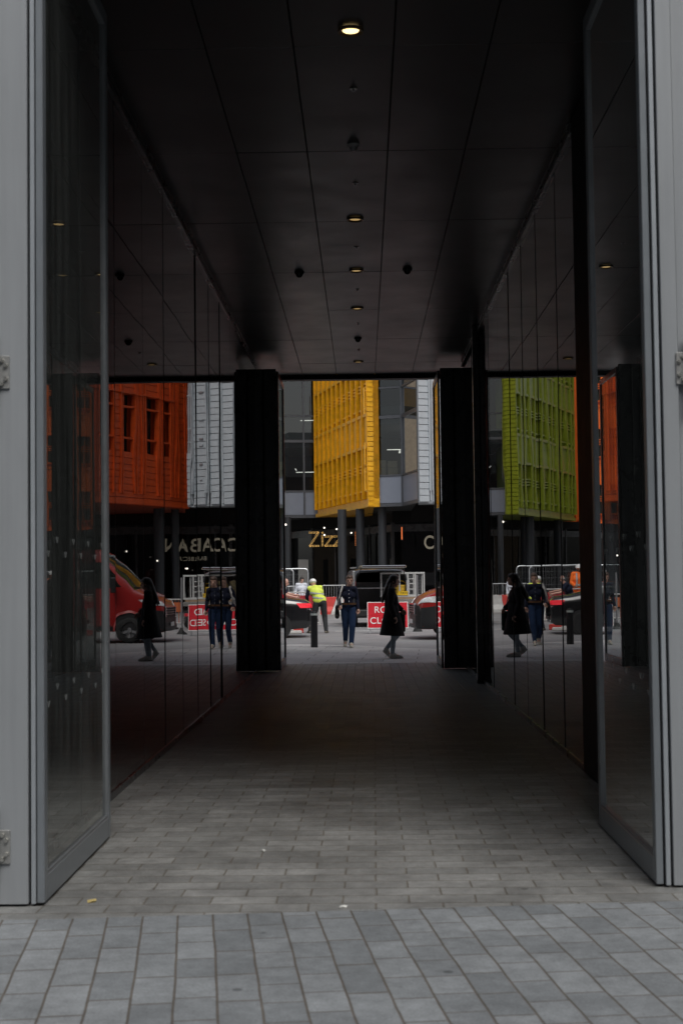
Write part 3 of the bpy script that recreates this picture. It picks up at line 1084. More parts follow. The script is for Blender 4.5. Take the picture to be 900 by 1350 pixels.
off = (1.7, 72, 0)
t = glass_offices('dark glass office bay between the yellow block and the grey ribs', [(0.58, 70.25), (1.97, 69.7), (2.63, 66.5)], off, [], 77)
for x, y, z, dx, dy in ((0.95, 71.8, 9.35, 0.06, 1.0), (1.9, 72.2, 8.05, 0.5, 1.2), (2.3, 73, 9.4, 0.9, 0.05), (1.2, 74, 9.9, 1.5, 0.05), (1.3, 73.2, 8.2, 0.9, 0.05)):
    MB().box(x, x + dx, y, y + dy, z, z + 0.04).build('light_strip', M_TUBE, t, off=off)
M_CARD = pm('cardboard', (0.28, 0.22, 0.15), 0.8)
k = 0
for x, y, z, w_, h in ((0.78, 70.9, 6.69, 0.42, 0.42), (0.78, 70.9, 7.12, 0.42, 0.36), (1.28, 70.8, 6.69, 0.5, 0.4), (1.28, 70.8, 7.10, 0.48, 0.34)):
    lab = ('lower cardboard box of the left stack behind the office glass', 'upper cardboard box of the left stack behind the office glass', 'lower cardboard box of the right stack behind the office glass', 'upper cardboard box of the right stack behind the office glass')[k]
    k += 1
    bx = MB().box(0, w_, 0, 0.4, 0, h).box(-0.001, w_ + 0.001, 0.17, 0.23, 0.02, h + 0.002, 1).build('cardboard_box', [M_CARD, pm('parcel_tape', (0.35, 0.3, 0.2), 0.4)], bevel=0.006)
    bx.location = (x, y, z)
    tag(bx, lab, 'box', 'boxes behind the office glass')
off = (-3.4, 83, 0)
t = glass_offices('dark glass office bay left of the yellow block', [(-4.6, 81.6), (-2.55, 81.9)], off, [1.27], 88)
for x, y, z, dx, dy in ((-4.5, 83.5, 9.7, 0.25, 0.9), (-3.9, 84, 7.9, 1.6, 0.05), (-3.8, 83, 9.55, 0.06, 0.9), (-3.7, 86, 11.2, 1.2, 0.05), (-3.9, 82.6, 8.0, 0.04, 1.2)):
    MB().box(x, x + dx, y, y + dy, z, z + 0.04).build('light_strip', M_TUBE, t, off=off)

# recessed restaurant fronts under the blocks
off = (2, 80, 0)
t = thing('restaurant', 'dark glazed restaurant frontage set back under the coloured blocks', 'shopfront', off)
SH = [(-24, 108), (-4.4, 87.5), (-3.0, 84.6), (-0.2, 82.5), (1.6, 77.0), (22, 75.2)]
for a, bb in zip(SH[:-1], SH[1:]):
    fc = Face(a, bb)
    n = max(1, round(fc.L / 2.3))
    for i in range(n):
        g = MB()
        fc.box(g, i * fc.L / n + 0.05, (i + 1) * fc.L / n - 0.05, -0.04, 0, 0.12, 4.1)
        g.build('glass_pane', M_SHOP, t, off=off)
    m = MB()
    for i in range(n + 1):
        fc.box(m, i * fc.L / n - 0.05, i * fc.L / n + 0.05, -0.08, 0.06, 0, 4.6)
    fc.box(m, 0, fc.L, -0.10, 0.03, 4.1, 4.5)
    fc.box(m, 0, fc.L, -0.10, 0.03, 0.0, 0.12)
    m.build('frame', M_DARK, t, off=off)
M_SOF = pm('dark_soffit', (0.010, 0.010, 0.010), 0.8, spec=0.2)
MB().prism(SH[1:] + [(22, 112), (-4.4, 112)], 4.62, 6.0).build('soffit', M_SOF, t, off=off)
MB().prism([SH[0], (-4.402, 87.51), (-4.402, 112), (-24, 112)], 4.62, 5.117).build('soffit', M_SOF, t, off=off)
fc = Face((-4.0, 85.8), (-3.0, 84.4))
g = MB().box(-3.82, -3.22, 83.6, 83.75, 0.0, 2.75)
g.build('stone_panel', pm('pale_panel', (0.30, 0.29, 0.27), 0.6, var=0.1), t, off=off)
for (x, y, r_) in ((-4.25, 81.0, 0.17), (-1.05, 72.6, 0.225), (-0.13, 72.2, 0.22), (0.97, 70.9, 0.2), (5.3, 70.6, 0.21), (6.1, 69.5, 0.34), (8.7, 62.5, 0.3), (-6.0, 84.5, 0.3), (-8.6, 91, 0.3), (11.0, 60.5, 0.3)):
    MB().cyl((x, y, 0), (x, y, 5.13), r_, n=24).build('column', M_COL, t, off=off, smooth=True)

# hanging lamps inside the restaurant front
k = 0
for x, y, z in ((-2.15, 79.4, 4.45), (-2.15, 79.6, 4.05), (-1.45, 79, 4.35), (-0.65, 79.5, 4.15), (-4.35, 80.2, 4.68), (6.1, 68.2, 2.55), (4.75, 71.0, 2.2), (7.5, 67.5, 3.0)):
    nm = ('white globe lamp hanging above the bulb-lettered sign', 'small lamp hanging just over the dotted i of the sign', 'white lamp hanging right of the sign beside a column', 'small lamp hanging between two grey columns', 'white globe lamp hanging at the far left under the offices', 'small lamp glowing in the dark restaurant right of the red van', 'small low lamp glowing beside the grey column', 'small lamp glowing under the orange-red block')[k]
    k += 1
    l_ = thing('hanging_lamp', nm, 'lamp', (x, y, z), group='lamps hanging in the restaurant front')
    MB().ball((0, 0, 0), 0.045 if k != 5 else 0.06, 10, 8).build('globe', M_LAMP_WHITE, l_, smooth=True)
    MB().cyl((0, 0, 0.05), (0, 0, 5.05 - z if y < 76 else 4.62 - z if z < 4.6 else 0.3), 0.006, n=6).build('cord', M_GASKET, l_)

# bulb-lettered sign
t = thing('restaurant_sign', 'Zizzi sign lettered in small amber bulbs on the dark frontage', 'sign', (-2.2, 79.9, 3.45))
strokes = {'Z': [[(0, .75), (.5, .75), (0.02, 0), (.52, 0)]], 'i': [[(0.1, .56), (0.1, 0)], [(0.1, .76), (0.13, .70)]], 'z': [[(0, .52), (.42, .52), (0.02, 0), (.44, 0)]]}
xx = -0.80
for ch in 'Zizzi':
    mb = MB()
    base = MB()
    for st in strokes[ch]:
        for (ax, az), (bx, bz) in zip(st[:-1], st[1:]):
            L = math.hypot(bx - ax, bz - az)
            nx, nz = -(bz - az) / L * 0.033, (bx - ax) / L * 0.033
            n = max(1, int(L / 0.075))
            for i in range(n + 1):
                f = i / n
                for s in (-1, 1):
                    mb.ball((xx + ax + (bx - ax) * f + s * nx, -0.03, az + (bz - az) * f + s * nz), 0.017, 6, 4)
            base.tube([(xx + ax, 0.01, az), (xx + bx, 0.01, bz)], 0.05, 6)
    lt = base.build('letter', M_GASKET, t)
    mb.build('bulb', M_BULB, lt)
    xx += {'Z': .62, 'i': .24, 'z': .50}[ch]
tag(t)
t = thing('neon_strip', 'short upright strip of red-amber bulbs between two grey columns', 'sign', (-0.42, 79.2, 3.45))
mb = MB()
for i in range(9):
    for x in (0, 0.09, 0.18):
        mb.ball((x, -0.02, i * 0.09), 0.02, 6, 4)
mb.build('bulb', emit('red_amber_bulb', (1.0, 0.28, 0.06), 0.7), t)
MB().box(-0.04, 0.22, 0, 0.03, -0.05, 0.8).build('back_plate', M_GASKET, t)
t = thing('neon_strip', 'thin upright orange glow strip beside the grey column under the offices', 'sign', (1.9, 70.4, 3.5))
MB().box(0, 0.05, 0, 0.03, 0, 0.62).build('tube', emit('orange_tube', (1.0, 0.22, 0.05), 0.45), t)
MB().box(-0.02, 0.07, 0.031, 0.06, -0.05, 0.68).build('back_plate', M_GASKET, t)

# cream letters
t = thing('restaurant_sign', 'cream CABANA letters above the dark restaurant windows', 'sign', (3.2, 74.2, 3.05))
xs = 3.15
for ch in 'CABANA':
    o = text_mesh(ch, 0.98, 0.03, Matrix.Translation((xs, 74.2, 3.40)) @ UPRIGHT @ Matrix.Diagonal((0.80, 1, 1, 1)), 'letter', M_BEIGE, t, off=(3.2, 74.2, 3.05), align='LEFT', bold=0.012)
    xs += 0.645
text_mesh('BARBECUE', 0.30, 0.02, Matrix.Translation((4.9, 74.2, 2.72)) @ UPRIGHT, 'small_letters', M_BEIGE, t, off=(3.2, 74.2, 3.05), space=1.15)

# ------------------------------------------------------------------ vehicles
def loft_body(stations, belt, tumble, crown=0.03, name='body', cap=(True, True)):
    """stations: (x, half width, z bottom, z top); x grows to the nose"""
    fr = (0.0, 0.10, 0.30, 0.52, 0.74, 0.90, 0.975, 1.0)
    rings = []
    for x, w, zb, zt in stations:
        half = []
        for q in fr:
            z = zb + (zt - zb) * q
            y = w - tumble * max(0.0, z - belt)
            if q == 0:
                y -= 0.06
            if q == 0.975:
                y -= 0.03
            if q == 1.0:
                y -= 0.12
            half.append((y, z))
        mid = [(half[-1][0] * 0.55, zt + crown * 0.8), (0.0, zt + crown)]
        ring = [(x, -y, z) for y, z in half] + [(x, -y, z) for y, z in mid] + [(x, y, z) for y, z in mid[:1]] + [(x, y, z) for y, z in half[::-1]]
        rings.append(ring)
    m = len(rings[0])
    vs = [p for r in rings for p in r]
    fs = []
    for i in range(len(rings) - 1):
        for j in range(m):
            k = (j + 1) % m
            fs.append((i * m + j, i * m + k, (i + 1) * m + k, (i + 1) * m + j))
    if cap[0]:
        fs.append(tuple(range(m)))
    if cap[1]:
        fs.append(tuple(range((len(rings) - 1) * m, len(rings) * m))[::-1])
    b = MB()
    b.add(vs, fs)
    return b


def bvh_of(b):
    return BVHTree.FromPolygons([Vector(p) for p in b.v], b.f)


def patch(bvh, quad, d, nu=8, nv=6, out=0.006, thick=0.02):
    """a thin shaped panel lying on the body: quad of 4 points thrown along d onto the surface"""
    d = Vector(d).normalized()
    q = [Vector(p) for p in quad]
    rows = []
    for j in range(nv + 1):
        for i in range(nu + 1):
            u, v = i / nu, j / nv
            p = (q[0] * (1 - u) + q[1] * u) * (1 - v) + (q[3] * (1 - u) + q[2] * u) * v
            hit = bvh.ray_cast(p - d * 4, d)
            h = hit[0] if hit[0] is not None else p
            rows.append(h)
    b = MB()
    n = len(rows)
    vs = [p - d * out for p in rows] + [p + d * thick for p in rows]
    fs = []
    W = nu + 1
    for j in range(nv):
        for i in range(nu):
            a = j * W + i
            fs.append((a, a + 1, a + W + 1, a + W))
            fs.append((n + a, n + a + W, n + a + W + 1, n + a + 1))
    edge = [i for i in range(W)] + [j * W + nu for j in range(1, nv + 1)] + [nv * W + i for i in range(nu - 1, -1, -1)] + [j * W for j in range(nv - 1, 0, -1)]
    for a, c in zip(edge, edge[1:] + edge[:1]):
        fs.append((a, c, n + c, n + a))
    b.add(vs, fs)
    return b


def wheel(t, x, y, r, w, rim_mat, spokes=5):
    s = 1 if y > 0 else -1
    b = MB()
    prof = [(r * 0.62, 0.0), (r * 0.9, 0.0), (r, 0.03), (r, w - 0.03), (r * 0.9, w), (r * 0.62, w)]
    n = 32
    vs, fs = [], []
    m = len(prof)
    for i in range(n):
        a = 2 * math.pi * i / n
        for rr, oo in prof:
            vs.append((x + rr * math.cos(a), y - s * oo, r + rr * math.sin(a)))
    for i in range(n):
        for j in range(m):
            k = (j + 1) % m
            fs.append((i * m + j, i * m + k, ((i + 1) % n) * m + k, ((i + 1) % n) * m + j))
    b.add(vs, fs)
    ty = b.build('wheel', M_RUBBER, t, smooth=True)
    h = MB()
    h.cyl((x, y - s * 0.07, r), (x, y - s * 0.10, r), r * 0.62, n=28)
    for k in range(spokes):
        a = 2 * math.pi * k / spokes + 0.3
        M = Matrix.Translation((x, y - s * 0.04, r)) @ Matrix.Rotation(a, 4, 'Y')
        h.box(0.0, r * 0.60, -0.015, 0.015, -0.035, 0.035, 0, M)
    h.cyl((x, y - s * 0.01, r), (x, y - s * 0.06, r), r * 0.2, n=16)
    h.build('rim', rim_mat, ty)
    return ty


# --- red delivery van, nose to the left of the picture
VH = math.atan2(-0.085, -0.996)
t = thing('delivery_van', 'red delivery van with black bumper nosing in from the right of the street', 'van', (2.32 + 0.985 * 1.72, 38.25 + 0.17 * 1.72, RZ), VH)
ST = [(-2.90, 0.93, 0.45, 2.42), (-2.84, 1.01, 0.36, 2.48), (-1.0, 1.02, 0.33, 2.50), (0.60, 1.02, 0.32, 2.46), (0.82, 1.02, 0.32, 2.36), (1.0, 1.02, 0.32, 2.22),
      (1.35, 1.02, 0.32, 1.90), (1.62, 1.015, 0.31, 1.62), (1.84, 1.01, 0.30, 1.40), (2.10, 1.0, 0.29, 1.30), (2.38, 0.975, 0.28, 1.19), (2.55, 0.92, 0.28, 1.08), (2.64, 0.83, 0.29, 0.97), (2.68, 0.72, 0.31, 0.86)]
bm_ = loft_body(ST, 1.2, 0.13, 0.035)
vb = bvh_of(bm_)
bm_.build('body', M_RED, t, smooth=True)
patch(vb, [(0.80, -0.80, 2.28), (0.80, 0.80, 2.28), (1.86, 0.86, 1.42), (1.86, -0.86, 1.42)], (-0.62, 0, -0.78), 12, 8).build('windscreen', M_CARGLASS, t, smooth=True)
for s in (-1, 1):
    d = (0, -s, 0)
    patch(vb, [(1.52, s, 1.48), (0.30, s, 1.45), (0.30, s, 2.14), (0.98, s, 2.14)], d, 8, 6).build('door_window', M_CARGLASS, t, smooth=True)
    dr = patch(vb, [(1.30, s, 0.50), (0.22, s, 0.50), (0.22, s, 1.40), (1.30, s, 1.40)], d, 8, 8, out=0.004)
    dr = dr.build('door', M_RED, t, smooth=True)
    MB().box(0.30, 0.48, s * 1.02 - 0.02, s * 1.02 + 0.025, 1.22, 1.26).build('handle', M_BPLASTIC, dr, bevel=0.005)
    MB().box(1.22, 1.42, s * 1.04 - 0.02, s * 1.04 + s * 0.26, 1.36, 1.40).box(1.24, 1.38, min(s * 1.16, s * 1.34), max(s * 1.16, s * 1.34), 1.34, 1.74).build('wing_mirror', M_BPLASTIC, t, bevel=0.03, seg=2)
    # headlamp climbs from the grille back along the wing
    patch(vb, [(2.60, s * 0.66, 0.90), (2.20, s * 1.0, 0.98), (2.0, s * 1.02, 1.15), (2.46, s * 0.72, 1.03)], (-0.75, -s * 0.55, -0.25), 8, 6, out=0.012).build('headlamp', M_HEADLAMP, t, smooth=True)
    patch(vb, [(2.64, s, 0.29), (1.98, s, 0.29), (1.99, s, 0.92), (2.60, s, 0.84)], d, 10, 6, out=0.02).build('bumper_corner', M_BPLASTIC, t, smooth=True)
    patch(vb, [(1.20, s, 0.34), (-0.9, s, 0.34), (-0.9, s, 0.46), (1.20, s, 0.46)], d, 8, 2, out=0.015).build('side_trim', M_BPLASTIC, t)
    for xw, xn in ((1.72, 'front'), (-1.75, 'rear')):
        b = MB()
        n = 24
        ring = [(xw + 0.44 * math.cos(math.pi * i / n), 0.35 + 0.46 * math.sin(math.pi * i / n)) for i in range(n + 1)]
        vs = [(x, s * 1.03, z) for x, z in ring] + [(x, s * 0.78, z) for x, z in ring] + [(xw, s * 1.024, 0.35)]
        fs = [(i, i + 1, n + 2 + i, n + 1 + i) for i in range(n)] + [(i, i + 1, 2 * n + 2) for i in range(n)]
        b.add(vs, fs)
        b.build('wheel_arch', M_GASKET, t)
        ow = MB()
        for i in range(n):
            a0, a1 = ring[i], ring[i + 1]
            def sc(p, k):
                return (xw + (p[0] - xw) * k, 0.35 + (p[1] - 0.35) * k)
            o0, o1 = sc(a0, 1.13), sc(a1, 1.13)
            vs = [(a0[0], s * 1.03, a0[1]), (a1[0], s * 1.03, a1[1]), (o1[0], s * 1.02, o1[1]), (o0[0], s * 1.02, o0[1]),
                  (a0[0], s * 1.055, a0[1]), (a1[0], s * 1.055, a1[1]), (o1[0], s * 1.03, o1[1]), (o0[0], s * 1.03, o0[1])]
            ow.add(vs, [(4, 5, 6, 7), (0, 1, 5, 4), (2, 3, 7, 6), (0, 3, 2, 1)])
        ow.build('arch_lip', M_RED, t, smooth=True)
        wheel(t, xw, s * 1.045, 0.35, 0.23, M_DARK2)
fw = (-1, 0, 0)
patch(vb, [(2.7, -0.90, 0.29), (2.7, 0.90, 0.29), (2.7, 0.90, 0.64), (2.7, -0.90, 0.64)], fw, 12, 5, out=0.05).build('bumper', M_BPLASTIC, t, smooth=True)
patch(vb, [(2.7, -0.92, 0.60), (2.7, 0.92, 0.60), (2.7, 0.84, 0.90), (2.7, -0.84, 0.90)], fw, 14, 5, out=0.022).build('front_fascia', M_BPLASTIC, t, smooth=True)
gr = patch(vb, [(2.7, -0.56, 0.68), (2.7, 0.56, 0.68), (2.7, 0.50, 0.92), (2.7, -0.50, 0.92)], fw, 10, 5, out=0.03).build('grille', M_GASKET, t, smooth=True)
gs = MB()
for z in (0.73, 0.79, 0.85):
    for i in range(8):
        y0 = -0.50 + i * 0.125
        gs.box(2.715, 2.745, y0, y0 + 0.11, z, z + 0.02)
build_each(gs, 'grille_bar', M_DARK2, gr)
ch = MB()
for s in (-1, 1):
    ch.box(2.70, 2.755, min(s * 0.55, s * 0.59), max(s * 0.55, s * 0.59), 0.67, 0.93)
ch.box(2.68, 2.75, -0.55, 0.55, 0.92, 0.955)
ch.build('grille_chrome', M_CHROME, gr, bevel=0.008)
pl = MB().box(2.745, 2.765, -0.26, 0.26, 0.42, 0.53).build('number_plate', M_WHITE, t)
bo = MB()
bo.tube([(1.88, -0.75, 1.44), (1.80, -0.05, 1.50)], 0.012).tube([(1.88, 0.1, 1.46), (1.80, 0.75, 1.48)], 0.012)
build_each(bo, 'wiper', M_BPLASTIC, t)
MB().box(-2.93, -2.86, -0.9, 0.9, 0.34, 0.55).build('rear_bumper', M_BPLASTIC, t, bevel=0.02)
for s in (-1, 1):
    MB().box(-2.915, -2.86, min(s * 0.80, s * 0.94), max(s * 0.80, s * 0.94), 0.9, 1.45).build('tail_lamp', M_SIGNRED, t, bevel=0.01)

# --- black saloon, tail towards the middle of the picture
t = thing('saloon_car', 'black saloon car with its red tail lamps lit behind the bollard', 'car', (-1.52 - 2.36 * 0.99, 40.35, RZ), R(184))
SC = [(-2.38, 0.62, 0.42, 0.80), (-2.34, 0.76, 0.34, 0.95), (-2.20, 0.85, 0.27, 1.04), (-1.80, 0.90, 0.24, 1.09), (-1.55, 0.91, 0.24, 1.13), (-1.2, 0.915, 0.22, 1.28), (-0.75, 0.92, 0.22, 1.42), (0.0, 0.92, 0.22, 1.46), (0.45, 0.92, 0.22, 1.40),
      (0.9, 0.92, 0.22, 1.19), (1.25, 0.915, 0.22, 1.02), (1.8, 0.89, 0.24, 0.94), (2.15, 0.82, 0.26, 0.84), (2.32, 0.68, 0.30, 0.72), (2.37, 0.5, 0.36, 0.62)]
cb = loft_body(SC, 0.92, 0.42, 0.02)
cv = bvh_of(cb)
cb.build('body', M_BLKCAR, t, smooth=True)
patch(cv, [(-1.70, -0.62, 1.12), (-1.70, 0.62, 1.12), (-0.80, 0.55, 1.40), (-0.80, -0.55, 1.40)], (0.5, 0, -0.86), 8, 5).build('rear_window', pm('sky_tinted_glass', (0.05, 0.06, 0.07), 0.05, 0.0, 0.8), t, smooth=True)
patch(cv, [(1.15, -0.66, 1.04), (1.15, 0.66, 1.04), (0.5, 0.56, 1.38), (0.5, -0.56, 1.38)], (-0.5, 0, -0.86), 8, 5).build('windscreen', M_CARGLASS, t, smooth=True)
for s in (-1, 1):
    d = (0, -s, 0)
    patch(cv, [(-1.0, s, 1.02), (0.75, s, 1.0), (0.35, s, 1.30), (-0.75, s, 1.32)], d, 8, 4).build('side_window', M_CARGLASS, t, smooth=True)
    tl = patch(cv, [(-2.36, s * 0.46, 0.84), (-2.08, s * 0.92, 0.83), (-1.98, s * 0.92, 0.97), (-2.34, s * 0.46, 0.95)], (0.72, -s * 0.69, 0), 8, 4, out=0.012).build('tail_lamp', M_TAILLAMP, t, smooth=True)
    MB().tube([(-2.30, s * 0.80, 0.80), (-2.36, s * 0.66, 0.70)], 0.018).build('chrome_flash', M_CHROME, tl)
    MB().cyl((-2.37, s * 0.55, 0.36), (-2.28, s * 0.55, 0.36), 0.045, n=14).build('exhaust', M_CHROME, t)
    for xw in (-1.42, 1.40):
        MB().cyl((xw, s * 0.70, 0.33), (xw, s * 0.925, 0.33), 0.37, n=28).build('wheel_arch', M_GASKET, t)
        wheel(t, xw, s * 0.935, 0.32, 0.2, M_CHROME)
MB().box(-2.395, -2.36, -0.26, 0.26, 0.60, 0.71).build('number_plate', M_PLATE_Y, t)
patch(cv, [(-2.4, -0.6, 0.42), (-2.4, 0.6, 0.42), (-2.4, 0.6, 0.55), (-2.4, -0.6, 0.55)], (1, 0, 0), 8, 3, out=0.03).build('rear_bumper', M_BPLASTIC, t, smooth=True)

# --- dark people carrier with its tailgate up, seen from behind
t = thing('people_carrier', 'dark people carrier with its tailgate raised behind the road sign', 'van', (0.38, 49.9, RZ), R(95))
SM = [(-2.30, 0.93, 0.38, 1.86), (-1.8, 0.96, 0.30, 1.92), (0.3, 0.97, 0.28, 1.94), (0.8, 0.97, 0.28, 1.86), (1.5, 0.96, 0.28, 1.30), (2.1, 0.93, 0.28, 1.12), (2.45, 0.80, 0.30, 0.92), (2.52, 0.6, 0.34, 0.72)]
mb = loft_body(SM, 1.05, 0.10, 0.025, cap=(False, True))
mv = bvh_of(mb)
o = mb.build('body', M_VANDARK, t, smooth=True)
sd = o.modifiers.new('shell', 'SOLIDIFY')
sd.thickness = 0.05
sd.offset = -1
MB().box(-2.25, 0.7, -0.86, 0.86, 0.55, 0.60).build('load_floor', M_INT, t)
MB().box(-1.9, -1.86, -0.84, 0.84, 1.28, 1.32).build('load_bar', M_GALV, t)
MB().box(-0.6, -0.5, -0.84, 0.84, 0.6, 1.5).build('seat_back', pm('grey_shelf', (0.2, 0.2, 0.21), 0.5), t)
MB().box(-2.40, -2.25, -0.92, 0.92, 0.36, 0.58).build('rear_bumper', M_BPLASTIC, t, bevel=0.03, seg=2)
tg = MB()
for i in range(6):
    x0, x1 = -2.28 - i * 0.17, -2.28 - (i + 1) * 0.17
    z0, z1 = 1.97 + 0.05 * math.sin(i / 6 * 2.6), 1.97 + 0.05 * math.sin((i + 1) / 6 * 2.6)
    tg.add([(x0, -0.76, z0 - 0.03), (x0, 0.76, z0 - 0.03), (x1, 0.74, z1 - 0.03), (x1, -0.74, z1 - 0.03), (x0, -0.76, z0 + 0.03), (x0, 0.76, z0 + 0.03), (x1, 0.74, z1 + 0.03), (x1, -0.74, z1 + 0.03)],
           [(0, 3, 2, 1), (4, 5, 6, 7), (0, 1, 5, 4), (1, 2, 6, 5), (2, 3, 7, 6), (3, 0, 4, 7)])
tgo = tg.build('tailgate', pm('tailgate_lining', (0.20, 0.17, 0.12), 0.6), t, bevel=0.01)
MB().box(-2.36, -2.29, 0.86, 0.95, 1.12, 1.88).build('pillar_trim', M_GALV, t, bevel=0.02)
MB().box(-3.34, -3.29, -0.72, 0.72, 1.975, 2.05).build('tailgate_edge', M_CHROME, tgo, bevel=0.015)
for s in (-1, 1):
    MB().tube([(-2.25, s * 0.80, 1.62), (-2.95, s * 0.70, 1.98)], 0.014).build('gas_strut', M_BPLASTIC, t)
    MB().box(-2.34, -2.26, min(s * 0.85, s * 0.95), max(s * 0.85, s * 0.95), 1.0, 1.55).build('tail_lamp', M_SIGNRED if s > 0 else M_HEADLAMP, t, bevel=0.01)
    patch(mv, [(-1.7, s, 1.18), (0.9, s, 1.18), (0.55, s, 1.70), (-1.7, s, 1.72)], (0, -s, 0), 8, 4).build('side_window', M_CARGLASS, t, smooth=True)
    MB().tube([(-1.9, s * 0.80, 1.99), (0.4, s * 0.80, 2.0)], 0.02).build('roof_rail', M_GALV, t)
    for xw in (-1.45, 1.5):
        MB().cyl((xw, s * 0.75, 0.34), (xw, s * 0.972, 0.34), 0.38, n=28).build('wheel_arch', M_GASKET, t)
        wheel(t, xw, s * 0.985, 0.33, 0.21, M_GALV)
build_each(MB().box(0.95, 1.12, -1.20, -0.98, 1.15, 1.32).box(0.95, 1.12, 0.98, 1.20, 1.15, 1.32), 'wing_mirror', M_VANDARK, t, bevel=0.03)

# --- cage trailer
t = thing('cage_trailer', 'grey works trailer with a white railed cage parked beside the people carrier', 'trailer', (1.28, 47.5, RZ))
fr = MB()
x0, x1 = -0.72, 0.76
for z in (1.03, 1.79):
    fr.box(x0, x1, -0.03, 0.03, z - 0.028, z + 0.028)
    fr.box(x0, x1, 1.55, 1.61, z - 0.028, z + 0.028)
    for x in (x0 + 0.028, x1 - 0.028):
        fr.box(x - 0.028, x + 0.028, 0.031, 1.549, z - 0.028, z + 0.028)
for x in (x0 + 0.028, -0.08, 0.20, 0.44, x1 - 0.028):
    fr.box(x - 0.024, x + 0.024, -0.026, 0.026, 1.058, 1.762)
    fr.box(x - 0.02, x + 0.02, 1.56, 1.60, 1.058, 1.762)
for z in (1.24, 1.42, 1.58):
    fr.box(0.225, 0.415, -0.012, 0.012, z, z + 0.03)
fr.build('cage_frame', pm('cage_paint', (0.40, 0.40, 0.39), 0.5, var=0.15), t, bevel=0.004)
me_ = MB()
for i in range(36):
    x = x0 + 0.05 + i * (x1 - x0 - 0.1) / 35
    me_.cyl((x, 1.58, 1.06), (x, 1.58, 1.76), 0.004, n=4)
for i in range(14):
    z = 1.08 + i * 0.05
    me_.cyl((x0 + 0.05, 1.585, z), (x1 - 0.05, 1.585, z), 0.004, n=4)
me_.build('mesh_back', M_GALV, t)
MB().box(x0, x1, -0.05, 1.65, 0.78, 0.92).build('bed', pm('trailer_bed', (0.16, 0.15, 0.14), 0.6, var=0.25), t, bevel=0.01)
MB().box(x0 + 0.05, x1 - 0.05, -0.03, 0.02, 0.925, 1.0).build('tailboard', pm('worn_tailboard', (0.25, 0.17, 0.11), 0.7, var=0.3), t)
MB().box(x0 + 0.02, x1 - 0.02, -0.08, -0.04, 0.44, 0.56).build('rear_beam', M_DARK, t)
for x in (x0 + 0.16, x1 - 0.16):
    MB().box(x - 0.12, x + 0.12, -0.115, -0.081, 0.45, 0.55).build('tail_lamp', M_SIGNRED, t, bevel=0.006)
    c = wheel(t, x, 0.55, 0.33, 0.2, M_DARK2)
    c.rotation_euler = (0, 0, R(90))
    c.location = (x + 0.55, 0.7 - x, 0)
npo = MB().box(-0.17, 0.19, -0.052, -0.036, 1.06, 1.19).build('number_plate', M_PLATE_Y, t)
text_mesh('T 7XW', 0.125, 0.002, Matrix.Translation((0.01, -0.054, 1.125)) @ UPRIGHT, 'plate_text', M_GASKET, npo)
MB().tube([(0.0, 1.66, 0.85), (0.0, 2.5, 0.6)], 0.05).build('drawbar', M_DARK, t)
# load in the cage, each piece its own thing
def drum(x, y, z, r, h, mat, label, cat, name, taper=0.85):
    b = MB()
    b.cyl((0, 0, 0), (0, 0, h * 0.9), r * taper, r, 18).cyl((0, 0, h * 0.9), (0, 0, h), r * 1.06, r * 1.06, 18)
    hd = [(r * 0.95 * math.cos(a), 0, h + r * 0.7 * math.sin(a)) for a in [math.pi * i / 8 for i in range(9)]]
    b.tube(hd, 0.008, 6)
    o = b.build(name, mat, smooth=True)
    o.location = (x, y, z)
    return tag(o, label, cat)


drum(1.22, 47.85, 0.90, 0.20, 0.48, pm('yellow_tub_plastic', (0.72, 0.46, 0.05), 0.45, var=0.15), 'yellow plastic tub standing in the trailer cage', 'tub', 'plastic_tub')
b = MB()
for i, (dx, dz, s) in enumerate(((0, 0.18, 0.2), (0.16, 0.14, 0.16), (-0.15, 0.12, 0.15), (0.05, 0.36, 0.15), (0.2, 0.32, 0.1))):
    b.ball((dx, 0, dz), s, 12, 8, s=(1.1, 0.8, 1.0))
o = b.build('rubble_bag', pm('grey_sacking', (0.30, 0.31, 0.31), 0.85, var=0.25, scale=9, bump=0.02), smooth=True)
o.location = (1.02, 48.4, 1.06)
tag(o, 'grey rubble bag heaped inside the trailer cage', 'bag')
b = MB()
for i, (dx, dz, s) in enumerate(((0, 0.2, 0.2), (0.1, 0.34, 0.13))):
    b.ball((dx, 0, dz), s, 12, 8, s=(0.9, 0.8, 1.1))
b.cyl((0.02, 0, 0.40), (0.08, 0, 0.66), 0.05, 0.10, 10)
o = b.build('sand_bag', pm('ochre_sacking', (0.42, 0.35, 0.2), 0.85, var=0.25, scale=9, bump=0.02), smooth=True)
o.location = (0.82, 48.1, 0.92)
tag(o, 'ochre and grey sack at the left end of the trailer cage', 'bag')

# ------------------------------------------------------------------ street furniture and works
# red ROAD CLOSED board on an A-frame
SX, SY = 0.70, 42.0
t = thing('road_sign', 'red ROAD CLOSED board on a metal A-frame standing in the road', 'sign', (SX, SY, RZ))
TL = Matrix.Rotation(R(-9), 4, 'X')
bd = MB().box(-0.60, 0.60, 0.0, 0.012, 0.16, 0.94, 0, TL).build('board', M_WHITE, t)
MB().box(-0.582, 0.582, -0.003, 0.0, 0.178, 0.922, 0, TL).build('red_face', M_SIGNRED, bd)
for txt, z in (('ROAD', 0.70), ('CLOSED', 0.38)):
    text_mesh(txt, 0.275, 0.002, TL @ Matrix.Translation((0, -0.006, z)) @ UPRIGHT, 'lettering', M_WHITE, bd, bold=0.001, space=1.05)
lg = MB()
for x in (-0.52, 0.52):
    lg.box(x - 0.018, x + 0.018, 0.013, 0.035, 0.0, 0.95, 0, TL)
    lg.tube([(x, 0.16, 0.93), (x, 0.55, 0.0)], 0.016, 6)
